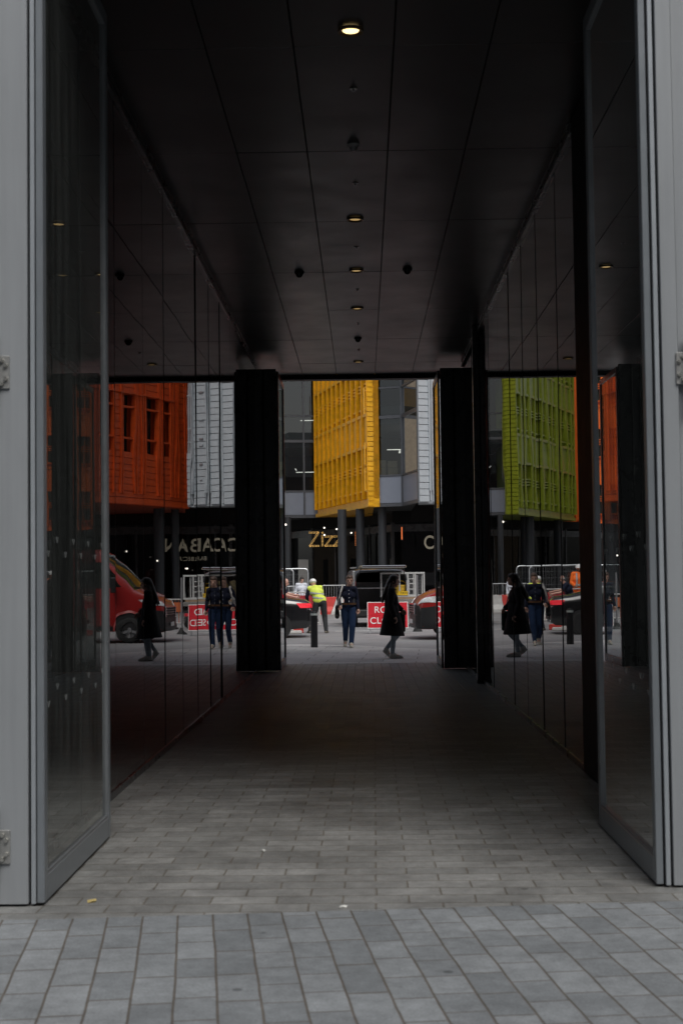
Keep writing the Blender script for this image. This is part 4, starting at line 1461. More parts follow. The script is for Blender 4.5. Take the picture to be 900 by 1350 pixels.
lg.box(-0.5, 0.5, 0.016, 0.03, 0.5, 0.54, 0, TL)
lg.build('stand', M_GALV, t)

# bollard
t = thing('bollard', 'black cylindrical bollard with a pale band at the kerb', 'bollard', (-1.18, 33.75, 0))
MB().cyl((0, 0, 0), (0, 0, 0.80), 0.082, n=28).cyl((0, 0, 0.80), (0, 0, 0.85), 0.082, 0.06, 28).build('post', pm('bollard_paint', (0.010, 0.010, 0.011), 0.5), t, smooth=True)
MB().cyl((0, 0, 0.755), (0, 0, 0.805), 0.0845, n=28).build('reflective_band', pm('band_white', (0.5, 0.55, 0.52), 0.4), t, smooth=True)
t = thing('slim_post', 'slim dark post on a heavy foot behind the red van', 'post', (1.62, 43.3, RZ))
MB().cyl((0, 0, 0.2), (0, 0, 1.72), 0.03, n=12).build('shaft', M_DARK2, t, smooth=True)
MB().cyl((0, 0, 0), (0, 0, 0.2), 0.15, 0.06, 16).build('foot', M_RUBBER, t, smooth=True)


def rail_barrier(name, x, y, rz, label, L=2.1, H=1.08, fill=None, group='pedestrian barriers around the works'):
    t = thing(name, label, 'barrier', (x, y, RZ), rz, group)
    r = 0.10
    pts = [(0, 0, 0.12), (0, 0, H - r)] + [(r - r * math.cos(a), 0, H - r + r * math.sin(a)) for a in (0.4, 0.8, 1.2, 1.57)] + [(L - r + r * math.sin(a), 0, H - r + r * math.cos(a)) for a in (0, 0.4, 0.8, 1.2)] + [(L, 0, H - r), (L, 0, 0.12)]
    MB().tube(pts, 0.021, 8).tube([(0, 0, 0.2), (L, 0, 0.2)], 0.018, 8).build('rail_frame', M_GALV if fill is None else M_BARWHITE, t, smooth=True)
    b = MB()
    n = int(L / 0.12)
    for i in range(1, n):
        b.cyl((i * L / n, 0, 0.2), (i * L / n, 0, H - 0.02), 0.008, n=5)
    b.build('upright_bars', M_GALV if fill is None else fill, t)
    if fill is not None:
        MB().box(0.06, L - 0.06, 0.02, 0.03, H - 0.42, H - 0.10).build('banner', fill, t)
    f = MB()
    for x_ in (0.2, L - 0.2):
        f.box(x_ - 0.03, x_ + 0.03, -0.3, 0.3, 0, 0.05)
        f.box(x_ - 0.02, x_ + 0.02, -0.02, 0.02, 0.05, 0.2)
    f.build('foot', M_GALV if fill is None else M_RUBBER, t)


def chapter_barrier(x, y, rz, label, L=1.6, n=5, base=M_BARRED):
    """water-filled red and white works barrier"""
    t = thing('works_barrier', label, 'barrier', (x, y, RZ), rz, 'red and white plastic works barriers')
    w = L / n
    for i in range(n):
        prof = [(-0.25, 0.0), (0.25, 0.0), (0.25, 0.16), (0.10, 0.36), (0.08, 0.80), (-0.08, 0.80), (-0.10, 0.36), (-0.25, 0.16)]
        b = MB()
        x0_, x1_ = i * w + 0.004, (i + 1) * w - 0.004
        sl = 0.12
        k0, k1 = (0.35 if i else 0.0), (0.35 if i < n - 1 else 0.0)
        vs = [(x0_ + k0 * (z - 0.4), py, z) for py, z in prof] + [(x1_ + k1 * (z - 0.4), py, z) for py, z in prof]
        m = len(prof)
        b.add(vs, [tuple(range(m))[::-1], tuple(range(m, 2 * m))] + [(j, (j + 1) % m, (j + 1) % m + m, j + m) for j in range(m)])
        b.build('segment', M_BARRED if i % 2 == 0 else M_BARWHITE, t, bevel=0.02)
    f = MB()
    for i in range(n + 1):
        f.box(i * w - 0.015 if i else 0, i * w + 0.015 if i < n else L, -0.06, 0.06, 0.801, 0.83)
    f.build('cap', M_BARWHITE, t)


chapter_barrier(-1.95, 64.5, R(-4), 'far red and white works barrier under the metal railing', 2.4, 4)
chapter_barrier(-4.55, 65.0, R(-4), 'second far works barrier left of the dark restaurant doors', 2.4, 4)
chapter_barrier(-3.4, 51.5, R(3), 'red and white works barrier just beyond the black car', 1.7, 3)
rail_barrier('crowd_barrier', -1.95, 65.3, R(-4), 'far steel crowd barrier behind the red and white blocks', L=1.2, H=1.32)
rail_barrier('crowd_barrier', -0.70, 65.2, R(-2), 'far steel crowd barrier in front of the grey columns', L=2.2, H=1.30)
rail_barrier('crowd_barrier', -4.4, 65.6, R(-3), 'far steel crowd barrier at the left by the mesh fence', L=2.3, H=1.30)
M_REDMESH = pm('red_mesh_banner', (0.36, 0.03, 0.035), 0.6, var=0.3, scale=30)
rail_barrier('works_railing', -3.4, 46.6, R(2), 'white-railed works barrier with a red banner behind the hi-vis worker', L=1.95, H=1.20, fill=M_REDMESH)
rail_barrier('works_railing', -5.6, 46.3, R(2), 'white-railed works barrier with a red banner behind the black car', L=1.95, H=1.20, fill=M_REDMESH)
rail_barrier('works_railing', 2.15, 47.8, R(-3), 'white-railed works barrier with an orange banner right of the trailer', L=1.9, H=1.0, fill=pm('orange_mesh_banner', (0.42, 0.10, 0.03), 0.6, var=0.3, scale=30))
# loose red block under the car
b = MB()
b.prism([(-0.42, -0.2), (0.42, -0.2), (0.36, 0.2), (-0.36, 0.2)], 0.0, 0.17)
b.box(-0.20, 0.20, -0.08, 0.08, 0.17, 0.22)
o = b.build('barrier_foot', M_BARRED, bevel=0.02)
o.location = (-2.25, 43.4, RZ)
tag(o, 'loose red plastic barrier foot lying behind the black car', 'barrier foot')
b = MB()
b.prism([(-0.5, -0.14), (0.5, -0.14), (0.44, 0.14), (-0.44, 0.14)], 0.0, 0.10)
b.box(-0.24, 0.24, -0.05, 0.05, 0.10, 0.14)
o = b.build('barrier_foot', M_BARWHITE, bevel=0.02)
o.location = (-2.35, 42.7, RZ)
tag(o, 'loose white plastic barrier foot lying behind the black car', 'barrier foot')

# mesh fence panels
def mesh_fence(x, y, rz, label, L=3.3, H=2.02):
    t = thing('mesh_fence', label, 'fence', (x, y, RZ), rz, 'temporary mesh fence panels')
    r = 0.14
    arc = [(r - r * math.cos(a), 0, H - r + r * math.sin(a)) for a in (0.0, 0.4, 0.8, 1.2, 1.57)]
    arc2 = [(L - r + r * math.sin(a), 0, H - r + r * math.cos(a)) for a in (0, 0.4, 0.8, 1.2, 1.57)]
    MB().tube([(0, 0, 0.05)] + arc + arc2 + [(L, 0, 0.05)], 0.024, 8).tube([(0, 0, 0.15), (L, 0, 0.15)], 0.02, 8).build('tube_frame', M_GALV, t, smooth=True)
    b = MB()
    n = int(L / 0.075)
    for i in range(1, n):
        b.cyl((i * L / n, 0, 0.15), (i * L / n, 0, H - 0.02), 0.0022, n=4)
    for z in [0.3 + 0.25 * k for k in range(7)]:
        b.cyl((0, 0, z), (L, 0, z), 0.0022, n=4)
    b.build('wire_mesh', M_GALV, t)
    f = MB()
    for x_ in (0.0, L):
        f.prism([(x_ - 0.32, -0.11), (x_ + 0.32, -0.11), (x_ + 0.36, 0), (x_ + 0.32, 0.11), (x_ - 0.32, 0.11), (x_ - 0.36, 0)], 0, 0.13)
    build_each(f, 'foot_block', pm('fence_foot', (0.12, 0.12, 0.12), 0.8), t)


mesh_fence(-2.08, 53.6, R(182), 'temporary mesh fence panel at the near end of the works')
mesh_fence(-2.75, 56.0, R(181), 'temporary mesh fence panel standing behind the nearer one')
mesh_fence(-5.45, 53.4, R(184), 'temporary mesh fence panel further left behind the orange worker')

# timber pallet the orange worker stands on
t = thing('timber_pallet', 'low timber pallet under the orange hi-vis worker', 'pallet', (-3.42, 47.2, RZ))
b = MB()
for i in range(7):
    b.box(-0.5, 0.5, -0.6 + i * 0.18, -0.6 + i * 0.18 + 0.12, 0.25, 0.275)
build_each(b, 'deck_board', pm('pallet_wood', (0.3, 0.22, 0.14), 0.8, var=0.25), t)
b = MB()
for x in (-0.45, 0, 0.45):
    for z in (0.0, 0.13):
        b.box(x - 0.05, x + 0.05, -0.6, 0.6, z, z + 0.115)
build_each(b, 'bearer', MATS['pallet_wood'], t)

# ------------------------------------------------------------------ people
def blob(name, shapes, mat, parent, voxel=0.009, smooth_n=3):
    """one continuous skin grown over capsules ((p0, r0, p1, r1)) and ellipsoids (('e', centre, (rx, ry, rz), rot))"""
    bm = bmesh.new()
    for s in shapes:
        if s[0] == 'e':
            M = Matrix.Translation(Vector(s[1])) @ (s[3] if len(s) > 3 and s[3] else Matrix.Identity(4)) @ Matrix.Diagonal((*s[2], 1))
            bmesh.ops.create_uvsphere(bm, u_segments=18, v_segments=12, radius=1, matrix=M)
            continue
        p0, r0, p1, r1 = Vector(s[0]), s[1], Vector(s[2]), s[3]
        sx = s[4] if len(s) > 4 else 1.0      # sideways flattening across Y
        for p, r in ((p0, r0), (p1, r1)):
            bmesh.ops.create_uvsphere(bm, u_segments=14, v_segments=9, radius=r, matrix=Matrix.Translation(p) @ Matrix.Diagonal((1, sx, 1, 1)))
        d = p1 - p0
        if d.length > 1e-4:
            q = Vector((0, 0, 1)).rotation_difference(d).to_matrix().to_4x4()
            M = Matrix.Translation((p0 + p1) / 2) @ Matrix.Diagonal((1, sx, 1, 1)) @ q
            bmesh.ops.create_cone(bm, cap_ends=True, segments=14, radius1=r0, radius2=r1, depth=d.length, matrix=M)
    me = bpy.data.meshes.new(name)
    bm.to_mesh(me)
    bm.free()
    o = bpy.data.objects.new(name, me)
    C.objects.link(o)
    md = o.modifiers.new('remesh', 'REMESH')
    md.mode = 'VOXEL'
    md.voxel_size = voxel
    bpy.context.view_layer.update()
    me2 = bpy.data.meshes.new_from_object(o.evaluated_get(bpy.context.evaluated_depsgraph_get()))
    o.modifiers.clear()
    o.data = me2
    bpy.data.meshes.remove(me)
    me2.name = name
    bm = bmesh.new()
    bm.from_mesh(me2)
    for _ in range(smooth_n):
        bmesh.ops.smooth_vert(bm, verts=bm.verts, factor=0.5, use_axis_x=True, use_axis_y=True, use_axis_z=True)
    bm.to_mesh(me2)
    bm.free()
    me2.materials.append(mat)
    me2.polygons.foreach_set('use_smooth', [True] * len(me2.polygons))
    o.parent = parent
    return o


def hand_shapes(w, e, palm_dir=None):
    """palm, four bent fingers and a thumb at wrist w, arm coming from elbow e"""
    w, e = Vector(w), Vector(e)
    d = (w - e).normalized()
    side = d.cross(Vector((0.3, 1, 0.2)))
    side.normalize()
    bend = d.cross(side)
    out = [(w, 0.026, w + d * 0.05, 0.032), (w + d * 0.05 - side * 0.02, 0.018, w + d * 0.085 - side * 0.026, 0.016), (w + d * 0.05 + side * 0.02, 0.018, w + d * 0.085 + side * 0.026, 0.016)]
    for k, ln in zip((-1.5, -0.5, 0.5, 1.5), (0.062, 0.078, 0.072, 0.055)):
        b0 = w + d * 0.085 + side * 0.019 * k
        b1 = b0 + d * ln * 0.5 + bend * 0.012
        b2 = b1 + d * ln * 0.35 + bend * 0.035
        out += [(b0, 0.0095, b1, 0.009), (b1, 0.009, b2, 0.008)]
    t0 = w + d * 0.03 - side * 0.028
    t1 = t0 + d * 0.03 - side * 0.03
    out += [(t0, 0.013, t1, 0.011), (t1, 0.011, t1 + d * 0.032 + bend * 0.008, 0.009)]
    return out


def make_person(label, loc, J, look, kit, rz=0.0):
    """J: joints in metres about the feet; look: unit vector the face looks along; kit: clothing"""
    t = thing('person', label, 'person', loc, rz)
    V = {k: Vector(v) for k, v in J.items()}
    lk = Vector(look).normalized()
    up = Vector((0, 0, 1))
    up = (up - lk * up.dot(lk)).normalized()
    sd = lk.cross(up)
    H = V['head']
    rot = Matrix((sd, lk, up)).transposed().to_4x4()
    def hp(s, f, u):
        return H + sd * s + lk * f + up * u
    sh = []
    sh.append(('e', H + up * 0.02, (0.075, 0.092, 0.108), rot))
    sh.append(('e', hp(0, 0.022, -0.055), (0.056, 0.068, 0.068), rot))
    sh.append((hp(0, 0.088, 0.005), 0.012, hp(0, 0.108, -0.03), 0.016))         # nose
    sh.append(('e', hp(0, 0.076, -0.068), (0.026, 0.016, 0.011), rot))            # mouth
    for s in (-1, 1):
        sh.append(('e', hp(s * 0.078, -0.005, -0.01), (0.012, 0.02, 0.032), rot))  # ears
        sh.append(('e', hp(s * 0.034, 0.076, 0.028), (0.022, 0.012, 0.009), rot))  # brow
    sh.append((H - up * 0.06 - lk * 0.01, 0.052, V['neck'], 0.058))
    pel, che, nec = V['pelvis'], V['chest'], V['neck']
    sw = kit.get('girth', 1.0)
    across = (V['shL'] - V['shR']).normalized()
    tb = kit.get('torso_b', 1.0)
    sh.append((pel - across * 0.07, 0.105 * sw, pel + across * 0.07, 0.105 * sw))
    sh.append((pel, 0.115 * sw * tb, che, 0.12 * sw * tb))
    sh.append((che - across * 0.06, 0.115 * sw * tb, che + across * 0.06, 0.115 * sw * tb))
    sh.append((V['shL'], 0.062 * tb, V['shR'], 0.062 * tb))
    sh.append((che, 0.10 * tb, nec, 0.058))
    for s in 'LR':
        sh.append((V['sh' + s], 0.055, V['el' + s], 0.042))
        sh.append((V['el' + s], 0.041, V['wr' + s], 0.027))
        sh += hand_shapes(V['wr' + s], V['el' + s])
        lb = kit.get('leg_b', 1.0)
        sh.append((V['hi' + s], 0.088 * lb, V['kn' + s], 0.056 * lb))
        sh.append((V['kn' + s], 0.055 * lb, V['an' + s], 0.036 * lb))
        sh.append((V['an' + s], 0.038, V['to' + s], 0.032))
    body_o = blob('body', sh, kit.get('skin', M_SKIN), t, 0.0075, 2)
    eye = MB()
    for s in (-1, 1):
        eye.ball(hp(s * 0.033, 0.079, 0.006), 0.0115, 8, 6)
    build_each(eye, 'eye', pm('dark_eyes', (0.03, 0.022, 0.02), 0.2), t, smooth=True)
    # trousers
    g = kit.get('leg_r', 1.0)
    tr = [(pel - across * 0.07, 0.118 * sw, pel + across * 0.07, 0.118 * sw), (pel, 0.122 * sw, pel + (che - pel) * 0.28, 0.118 * sw)]
    cut = kit.get('trouser_cut', 1.0)
    for s in 'LR':
        tr.append((V['hi' + s], 0.102 * g, V['kn' + s], 0.076 * g))
        tr.append((V['kn' + s], 0.075 * g, V['kn' + s] + (V['an' + s] - V['kn' + s]) * cut, 0.056 * g))
    blob('trousers', tr, kit['trousers'], t, 0.012)
    # shoes
    for s in 'LR':
        an, to = V['an' + s], V['to' + s]
        d = (to - an)
        d2 = Vector((d.x, d.y, d.z)).normalized()
        heel = an - Vector((d.x, d.y, 0)).normalized() * 0.035 + (to - an) * 0.0
        heel.z = heel.z - 0.045
        o = blob('shoe', [(an, 0.05, an + (to - an) * 0.35, 0.048), (heel, 0.041, to, 0.039), (to, 0.039, to + d2 * 0.035, 0.032)], kit['shoes'], t, 0.009)
    # top
    if 'top' in kit:
        k = kit.get('top_r', 1.0)
        hem = pel + (che - pel) * kit.get('hem', 0.15)
        tp = [(hem - across * 0.065, 0.132 * sw * k, hem + across * 0.065, 0.132 * sw * k), (hem, 0.135 * sw * k, che, 0.142 * sw * k), (che - across * 0.06, 0.135 * sw * k, che + across * 0.06, 0.135 * sw * k),
              (V['shL'], 0.078 * k, V['shR'], 0.078 * k), (che, 0.12 * k, nec - (nec - che) * 0.10, max(0.07, 0.068 * k))]
        for s in 'LR':
            sl = kit.get('sleeve', 1.0)
            tp.append((V['sh' + s], 0.074 * k, V['sh' + s] + (V['el' + s] - V['sh' + s]) * min(1, sl * 2), 0.060 * k))
            if sl > 0.5:
                tp.append((V['el' + s], 0.060 * k, V['el' + s] + (V['wr' + s] - V['el' + s]) * (sl - 0.5) * 2 * 0.97, 0.044 * k))
        o = blob('jacket' if kit.get('sleeve', 1) > 0.5 else 'shirt', tp, kit['top'], t, 0.011)
    return t, V, hp, across, rot


def hair_cap(t, hp, rot, H, mat, extra=(), size=1.0, front=0.0, sides=True):
    sh = [('e', hp(0, -0.008 if not sides else 0.0, 0.066), (0.082 * size, 0.1 * size, 0.074 * size), rot), ('e', hp(0, -0.045, 0.01), (0.083 * size, 0.07 * size, 0.095 * size), rot)]
    for s_ in (-1, 1) if sides else ():
        sh.append(('e', hp(s_ * 0.07, 0.01, 0.01), (0.02, 0.05, 0.07), rot))
    sh += list(extra)
    return blob('hair', sh, mat, t, 0.01)


def cloth(name, col, bump=0.004, scale=22):
    return pm(name, col, 0.88, spec=0.25, var=0.22, scale=scale, bump=bump)


H_BROWN = pm('brown_hair', (0.085, 0.045, 0.026), 0.45, var=0.35, scale=30)
H_DARK = pm('dark_hair', (0.018, 0.011, 0.009), 0.4, var=0.35, scale=30)

# woman in navy walking towards the passage
t, V, hp, ac, rot = make_person('woman in a navy jacket and blue jeans walking towards the passage', (-0.36, 33.7, 0),
    dict(pelvis=(0, 0, .91), chest=(0, -.03, 1.22), neck=(0, -.03, 1.42), head=(0.03, -.05, 1.57), shL=(.15, -.02, 1.375), shR=(-.15, -.02, 1.385),
         elL=(.200, .05, 1.12), wrL=(.225, -.05, .90), elR=(-.235, .05, 1.14), wrR=(-.20, -.09, .98),
         hiL=(.09, -.01, .88), knL=(.085, -.17, .50), anL=(.055, -.24, .085), toL=(.065, -.40, .035),
         hiR=(-.09, .01, .88), knR=(-.075, -.02, .47), anR=(-.085, .27, .15), toR=(-.10, .14, .035)),
    (0.06, -1, -0.06), dict(trousers=cloth('indigo_denim', (0.013, 0.030, 0.075)), shoes=cloth('cream_canvas', (0.45, 0.42, 0.35)), top=cloth('navy_denim', (0.010, 0.013, 0.030)), hem=0.2, trouser_cut=1.04, leg_r=1.02, girth=0.88, top_r=0.86, torso_b=0.78))
hair_cap(t, hp, rot, V['head'], H_BROWN, [('e', hp(0, -0.09, 0.03), (0.05, 0.05, 0.055), rot), ('e', hp(0.074, -0.012, 0.015), (0.014, 0.042, 0.055), rot), ('e', hp(-0.074, -0.012, 0.015), (0.014, 0.042, 0.055), rot)], sides=False)
b = MB()
for z in (1.34, 1.25, 1.16, 1.07):
    b.ball((0.01, -0.175 + (0.02 if z > 1.3 else 0), z), 0.012, 8, 6)
build_each(b, 'button', M_CHROME, t, smooth=True)
b = MB()
for i in range(28):
    a0, a1 = 2 * math.pi * i / 28, 2 * math.pi * (i + 1) / 28
    pts = [(0.165 * math.cos(a), -0.012 + 0.128 * math.sin(a), z) for a in (a0, a1) for z in (1.0, 1.045)]
    q = [(0.185 * math.cos(a), -0.012 + 0.146 * math.sin(a), z) for a in (a0, a1) for z in (1.0, 1.045)]
    b.add(pts + q, [(4, 6, 7, 5), (0, 1, 3, 2), (1, 5, 7, 3), (0, 2, 6, 4)])
b.build('belt', cloth('brown_belt', (0.10, 0.05, 0.025)), t, smooth=True)
# her shoulder bag
bt = thing('shoulder_bag', 'dark shoulder bag with a pale strap worn by the woman in navy', 'bag', (-0.36 - 0.27, 33.70, 0.70))
blob('pouch', [((0, -.10, .02), 0.05, (0, .12, .02), 0.05), ((0, -.10, .26), 0.04, (0, .12, .26), 0.04), ((0, 0, .05), 0.06, (0, 0, .24), 0.05)], cloth('dark_bag_cloth', (0.016, 0.015, 0.016)), bt, 0.012)
stp = MB()
pts = [Vector(p) for p in ((0.02, -.09, .30), (0.05, -.16, .45), (0.09, -.17, .60), (0.125, -.11, .72), (0.13, -.02, .775), (0.11, .08, .72), (0.05, .13, .55), (0.01, .12, .30))]
for a, c in zip(pts[:-1], pts[1:]):
    d = (c - a).normalized()
    s_ = Vector((1, 0, 0)).cross(d)
    nrm = s_.normalized() * 0.006
    sx = Vector((0.02, 0, 0))
    stp.add([a - sx - nrm, a + sx - nrm, a + sx + nrm, a - sx + nrm, c - sx - nrm, c + sx - nrm, c + sx + nrm, c - sx + nrm],
            [(0, 1, 5, 4), (1, 2, 6, 5), (2, 3, 7, 6), (3, 0, 4, 7), (0, 3, 2, 1), (4, 5, 6, 7)])
stp.build('strap', cloth('pale_strap', (0.5, 0.48, 0.45)), bt)

# woman in the black coat crossing to the right
t, V, hp, ac, rot = make_person('long-haired woman in a knee-length black coat walking right past the passage', (0.56, 28.8, 0),
    dict(pelvis=(0, 0, .90), chest=(-.005, 0, 1.20), neck=(.015, 0, 1.405), head=(.055, 0, 1.555), shL=(0, .165, 1.36), shR=(0, -.165, 1.36),
         elL=(.06, .20, 1.10), wrL=(.20, .15, .98), elR=(-.03, -.215, 1.09), wrR=(.045, -.22, .86),
         hiL=(0, .08, .87), knL=(.13, .08, .49), anL=(-.115, .08, .19), toL=(-.05, .08, .05),
         hiR=(0, -.08, .87), knR=(.035, -.07, .47), anR=(0.0, -.06, .08), toR=(.16, -.06, .035)),
    (1, -0.06, 0.05), dict(trousers=cloth('grey_blue_tights', (0.29, 0.345, 0.38)), shoes=cloth('taupe_shoe', (0.50, 0.475, 0.44)), leg_r=0.80, leg_b=0.78, girth=0.9))
coat = [((0, -.06, .93), 0.135, (0, .06, .93), 0.135), ((0, 0, .95), 0.15, (-.005, 0, 1.2), 0.14), ((-.005, -.05, 1.2), 0.13, (-.005, .05, 1.2), 0.13), ((0, .165, 1.36), 0.078, (0, -.165, 1.36), 0.078), ((0, 0, 1.2), 0.12, (.005, 0, 1.385), 0.07)]
for sgn, el, wr in ((1, (.06, .20, 1.10), (.20, .15, .98)), (-1, (-.03, -.215, 1.09), (.045, -.22, .86))):
    coat += [((0, sgn * .165, 1.36), 0.078, el, 0.066), (el, 0.066, Vector(el) + (Vector(wr) - Vector(el)) * 0.95, 0.055)]
for z0, z1, r0, r1 in ((.95, .72, .155, .205), (.72, .44, .205, .26)):
    for yy in (-.05, .05):
        coat.append(((0.005, yy, z0), r0, (0.0, yy * 1.3, z1), r1))
M_COAT = cloth('black_wool', (0.0055, 0.0055, 0.006))
co = blob('coat', coat, M_COAT, t, 0.012)
bm = bmesh.new()                       # trim the rounded bottom into a straight hem
bm.from_mesh(co.data)
bmesh.ops.bisect_plane(bm, geom=bm.verts[:] + bm.edges[:] + bm.faces[:], plane_co=(0, 0, .465), plane_no=(0.05, 0, 1), clear_inner=True)
ed = [e for e in bm.edges if e.is_boundary]
bmesh.ops.holes_fill(bm, edges=ed, sides=0)
bm.to_mesh(co.data)
bm.free()
hair_cap(t, hp, rot, V['head'], H_DARK, [((.0, 0, 1.56), 0.075, (-.07, 0, 1.44), 0.066), ((-.07, .02, 1.44), 0.058, (-.13, .03, 1.30), 0.05), ((-.07, -.03, 1.44), 0.055, (-.15, -.04, 1.27), 0.042), ((-.13, .03, 1.30), 0.05, (-.20, .02, 1.16), 0.028), ((-.15, -.04, 1.27), 0.042, (-.185, -.06, 1.13), 0.02), ((.0, -.06, 1.5), .035, (-.06, -.115, 1.33), 0.028), ((-.06, -.115, 1.33), .028, (-.12, -.12, 1.2), 0.014)], front=-0.012)
MB().box(.06, .10, -.10, .10, 1.375, 1.40).build('collar', M_COAT, t, bevel=0.01)
bt = thing('tote_bag', 'dark green tote bag with a white strap on the long-haired woman in black', 'bag', (0.56 + 0.10, 28.8 + 0.275, 0.50))
b = MB()
b.prism([(-0.17, -0.03), (0.17, -0.03), (0.19, 0.03), (-0.17, 0.05)], 0.02, 0.42)
b.build('pouch', cloth('dark_green_canvas', (0.016, 0.035, 0.028)), bt, bevel=0.03, seg=2)
b = MB()
pts = [(-0.12, 0, .42), (-0.13, -.03, .66), (-0.11, -.085, .90), (-0.08, -.15, .945), (-0.06, -.06, .90), (0.02, 0, .70), (0.10, 0, .42)]
b.tube(pts, 0.014, 6)
b.build('strap', cloth('white_strap', (0.6, 0.6, 0.58)), bt, smooth=True)

# worker in the yellow vest bending over the barrier
M_HELMET = pm('white_helmet', (0.72, 0.72, 0.70), 0.35, var=0.06)
def helmet(t, hp, rot, mat=M_HELMET):
    o = blob('helmet', [('e', hp(0, -0.005, 0.06), (0.104, 0.122, 0.088), rot), ('e', hp(0, 0.075, 0.045), (0.08, 0.07, 0.014), rot), ('e', hp(0, -0.005, 0.04), (0.112, 0.13, 0.02), rot)], mat, t, 0.01)
    return o


M_HIVIS = pm('hi_vis_yellow', (0.62, 0.72, 0.09), 0.7, var=0.08)
M_HIORG = pm('hi_vis_orange', (0.95, 0.17, 0.012), 0.7, var=0.08)
M_TAPE = pm('reflective_tape', (0.42, 0.44, 0.44), 0.4, var=0.1)
t, V, hp, ac, rot = make_person('worker in a yellow hi-vis vest and white helmet stooping beside the black car', (-1.36, 42.9, RZ),
    dict(pelvis=(.04, 0, .93), chest=(-.06, .10, 1.22), neck=(-.13, .18, 1.38), head=(-.17, .24, 1.50), shL=(-.28, .16, 1.34), shR=(.07, .10, 1.36),
         elL=(-.36, .20, 1.10), wrL=(-.34, .34, .95), elR=(.10, .25, 1.12), wrR=(-.06, .42, 1.0),
         hiL=(-.06, 0, .90), knL=(-.17, .06, .48), anL=(-.27, .03, .085), toL=(-.33, .17, .035),
         hiR=(.14, 0, .90), knR=(.18, .06, .48), anR=(.22, -.04, .085), toR=(.26, .12, .035)),
    (-0.25, 0.85, -0.25), dict(trousers=cloth('dark_work_trousers', (0.028, 0.030, 0.032)), shoes=cloth('work_boots', (0.16, 0.14, 0.11)), top=cloth('navy_sleeves', (0.012, 0.014, 0.026)), hem=0.2, leg_r=1.1, girth=1.06))
vest = [((.03, .02, 1.0), .165, (-.06, .10, 1.22), .172), ((-.03, .02, 1.0), .15, (.09, .02, 1.0), .15), ((-.27, .16, 1.34), .085, (.06, .10, 1.36), .085), ((-.06, .10, 1.22), .155, (-.10, .14, 1.36), .10), ((-.13, .10, 1.24), .14, (.02, .09, 1.24), .14)]
ve = blob('hi_vis_vest', vest, M_HIVIS, t, 0.011)
b = MB()
for (cx, cy, cz), rx, ry, h in (((0.02, 0.035, 1.06), 0.212, 0.176, 0.045), ((-.05, .09, 1.20), 0.225, 0.188, 0.045)):
    n = 30
    vs, fs = [], []
    for i in range(n):
        a = 2 * math.pi * i / n
        for zz in (-h / 2, h / 2):
            for k in (1.0, 0.9):
                vs.append((cx + rx * k * math.cos(a), cy + ry * k * math.sin(a), cz + zz - 0.10 * math.cos(a) * 0.25))
    for i in range(n):
        j = (i + 1) % n
        fs += [(4 * i, 4 * j, 4 * j + 2, 4 * i + 2), (4 * i + 1, 4 * i + 3, 4 * j + 3, 4 * j + 1), (4 * i, 4 * i + 1, 4 * j + 1, 4 * j), (4 * i + 2, 4 * j + 2, 4 * j + 3, 4 * i + 3)]
    b.add(vs, fs)
b.build('reflective_band', M_TAPE, ve, smooth=True)
helmet(t, hp, rot)

# bald man in a navy T-shirt leaning over behind the car
t, V, hp, ac, rot = make_person('bald man in a navy T-shirt leaning right behind the black car', (-2.72, 44.2, RZ),
    dict(pelvis=(0, 0, .93), chest=(.12, -.02, 1.22), neck=(.21, -.02, 1.39), head=(.30, -.03, 1.53), shL=(.17, .16, 1.36), shR=(.17, -.18, 1.36),
         elL=(.38, .18, 1.18), wrL=(.62, .10, 1.14), elR=(.36, -.22, 1.14), wrR=(.60, -.16, 1.08),
         hiL=(0, .09, .90), knL=(.06, .10, .48), anL=(.0, .10, .085), toL=(.15, .10, .035),
         hiR=(0, -.09, .90), knR=(.04, -.10, .48), anR=(-.05, -.11, .085), toR=(.10, -.12, .035)),
    (1, -0.05, -0.25), dict(skin=pm('pale_skin', (0.55, 0.31, 0.24), 0.5, var=0.06), trousers=cloth('black_trousers', (0.02, 0.02, 0.022)), shoes=cloth('black_shoes', (0.02, 0.02, 0.02)), top=cloth('navy_tshirt', (0.012, 0.016, 0.034)), sleeve=0.34, hem=0.1, girth=1.12))
blob('hair', [('e', hp(0, -0.075, -0.01), (0.078, 0.03, 0.05), rot), ('e', hp(0.068, -0.03, 0.0), (0.016, 0.05, 0.035), rot), ('e', hp(-0.068, -0.03, 0.0), (0.016, 0.05, 0.035), rot)], pm('grey_hair', (0.3, 0.28, 0.27), 0.6), t, 0.009)

# orange worker standing on the pallet
t, V, hp, ac, rot = make_person('worker in orange hi-vis jacket and white helmet standing on the pallet', (-3.42, 47.2, RZ + 0.275),
    dict(pelvis=(0, 0, .93), chest=(0, -.01, 1.24), neck=(0, -.02, 1.44), head=(.01, -.05, 1.585), shL=(.19, 0, 1.40), shR=(-.19, 0, 1.40),
         elL=(.26, -.02, 1.13), wrL=(.16, -.20, 1.02), elR=(-.26, -.02, 1.13), wrR=(-.14, -.20, 1.04),
         hiL=(.09, 0, .90), knL=(.11, -.02, .48), anL=(.12, 0, .085), toL=(.13, -.15, .035),
         hiR=(-.09, 0, .90), knR=(-.11, -.02, .48), anR=(-.12, 0, .085), toR=(-.13, -.15, .035)),
    (0.35, -1, -0.2), dict(skin=pm('brown_skin', (0.16, 0.08, 0.05), 0.5, var=0.06), trousers=M_HIORG, shoes=MATS['work_boots'], top=M_HIORG, hem=-0.1, top_r=1.1, girth=1.08, leg_r=1.12))
b = MB()
for s in (-1, 1):
    b.tube([(s * .095, -.165, 1.0), (s * .10, -.19, 1.22), (s * .10, -.12, 1.44)], 0.018, 6)
n = 28
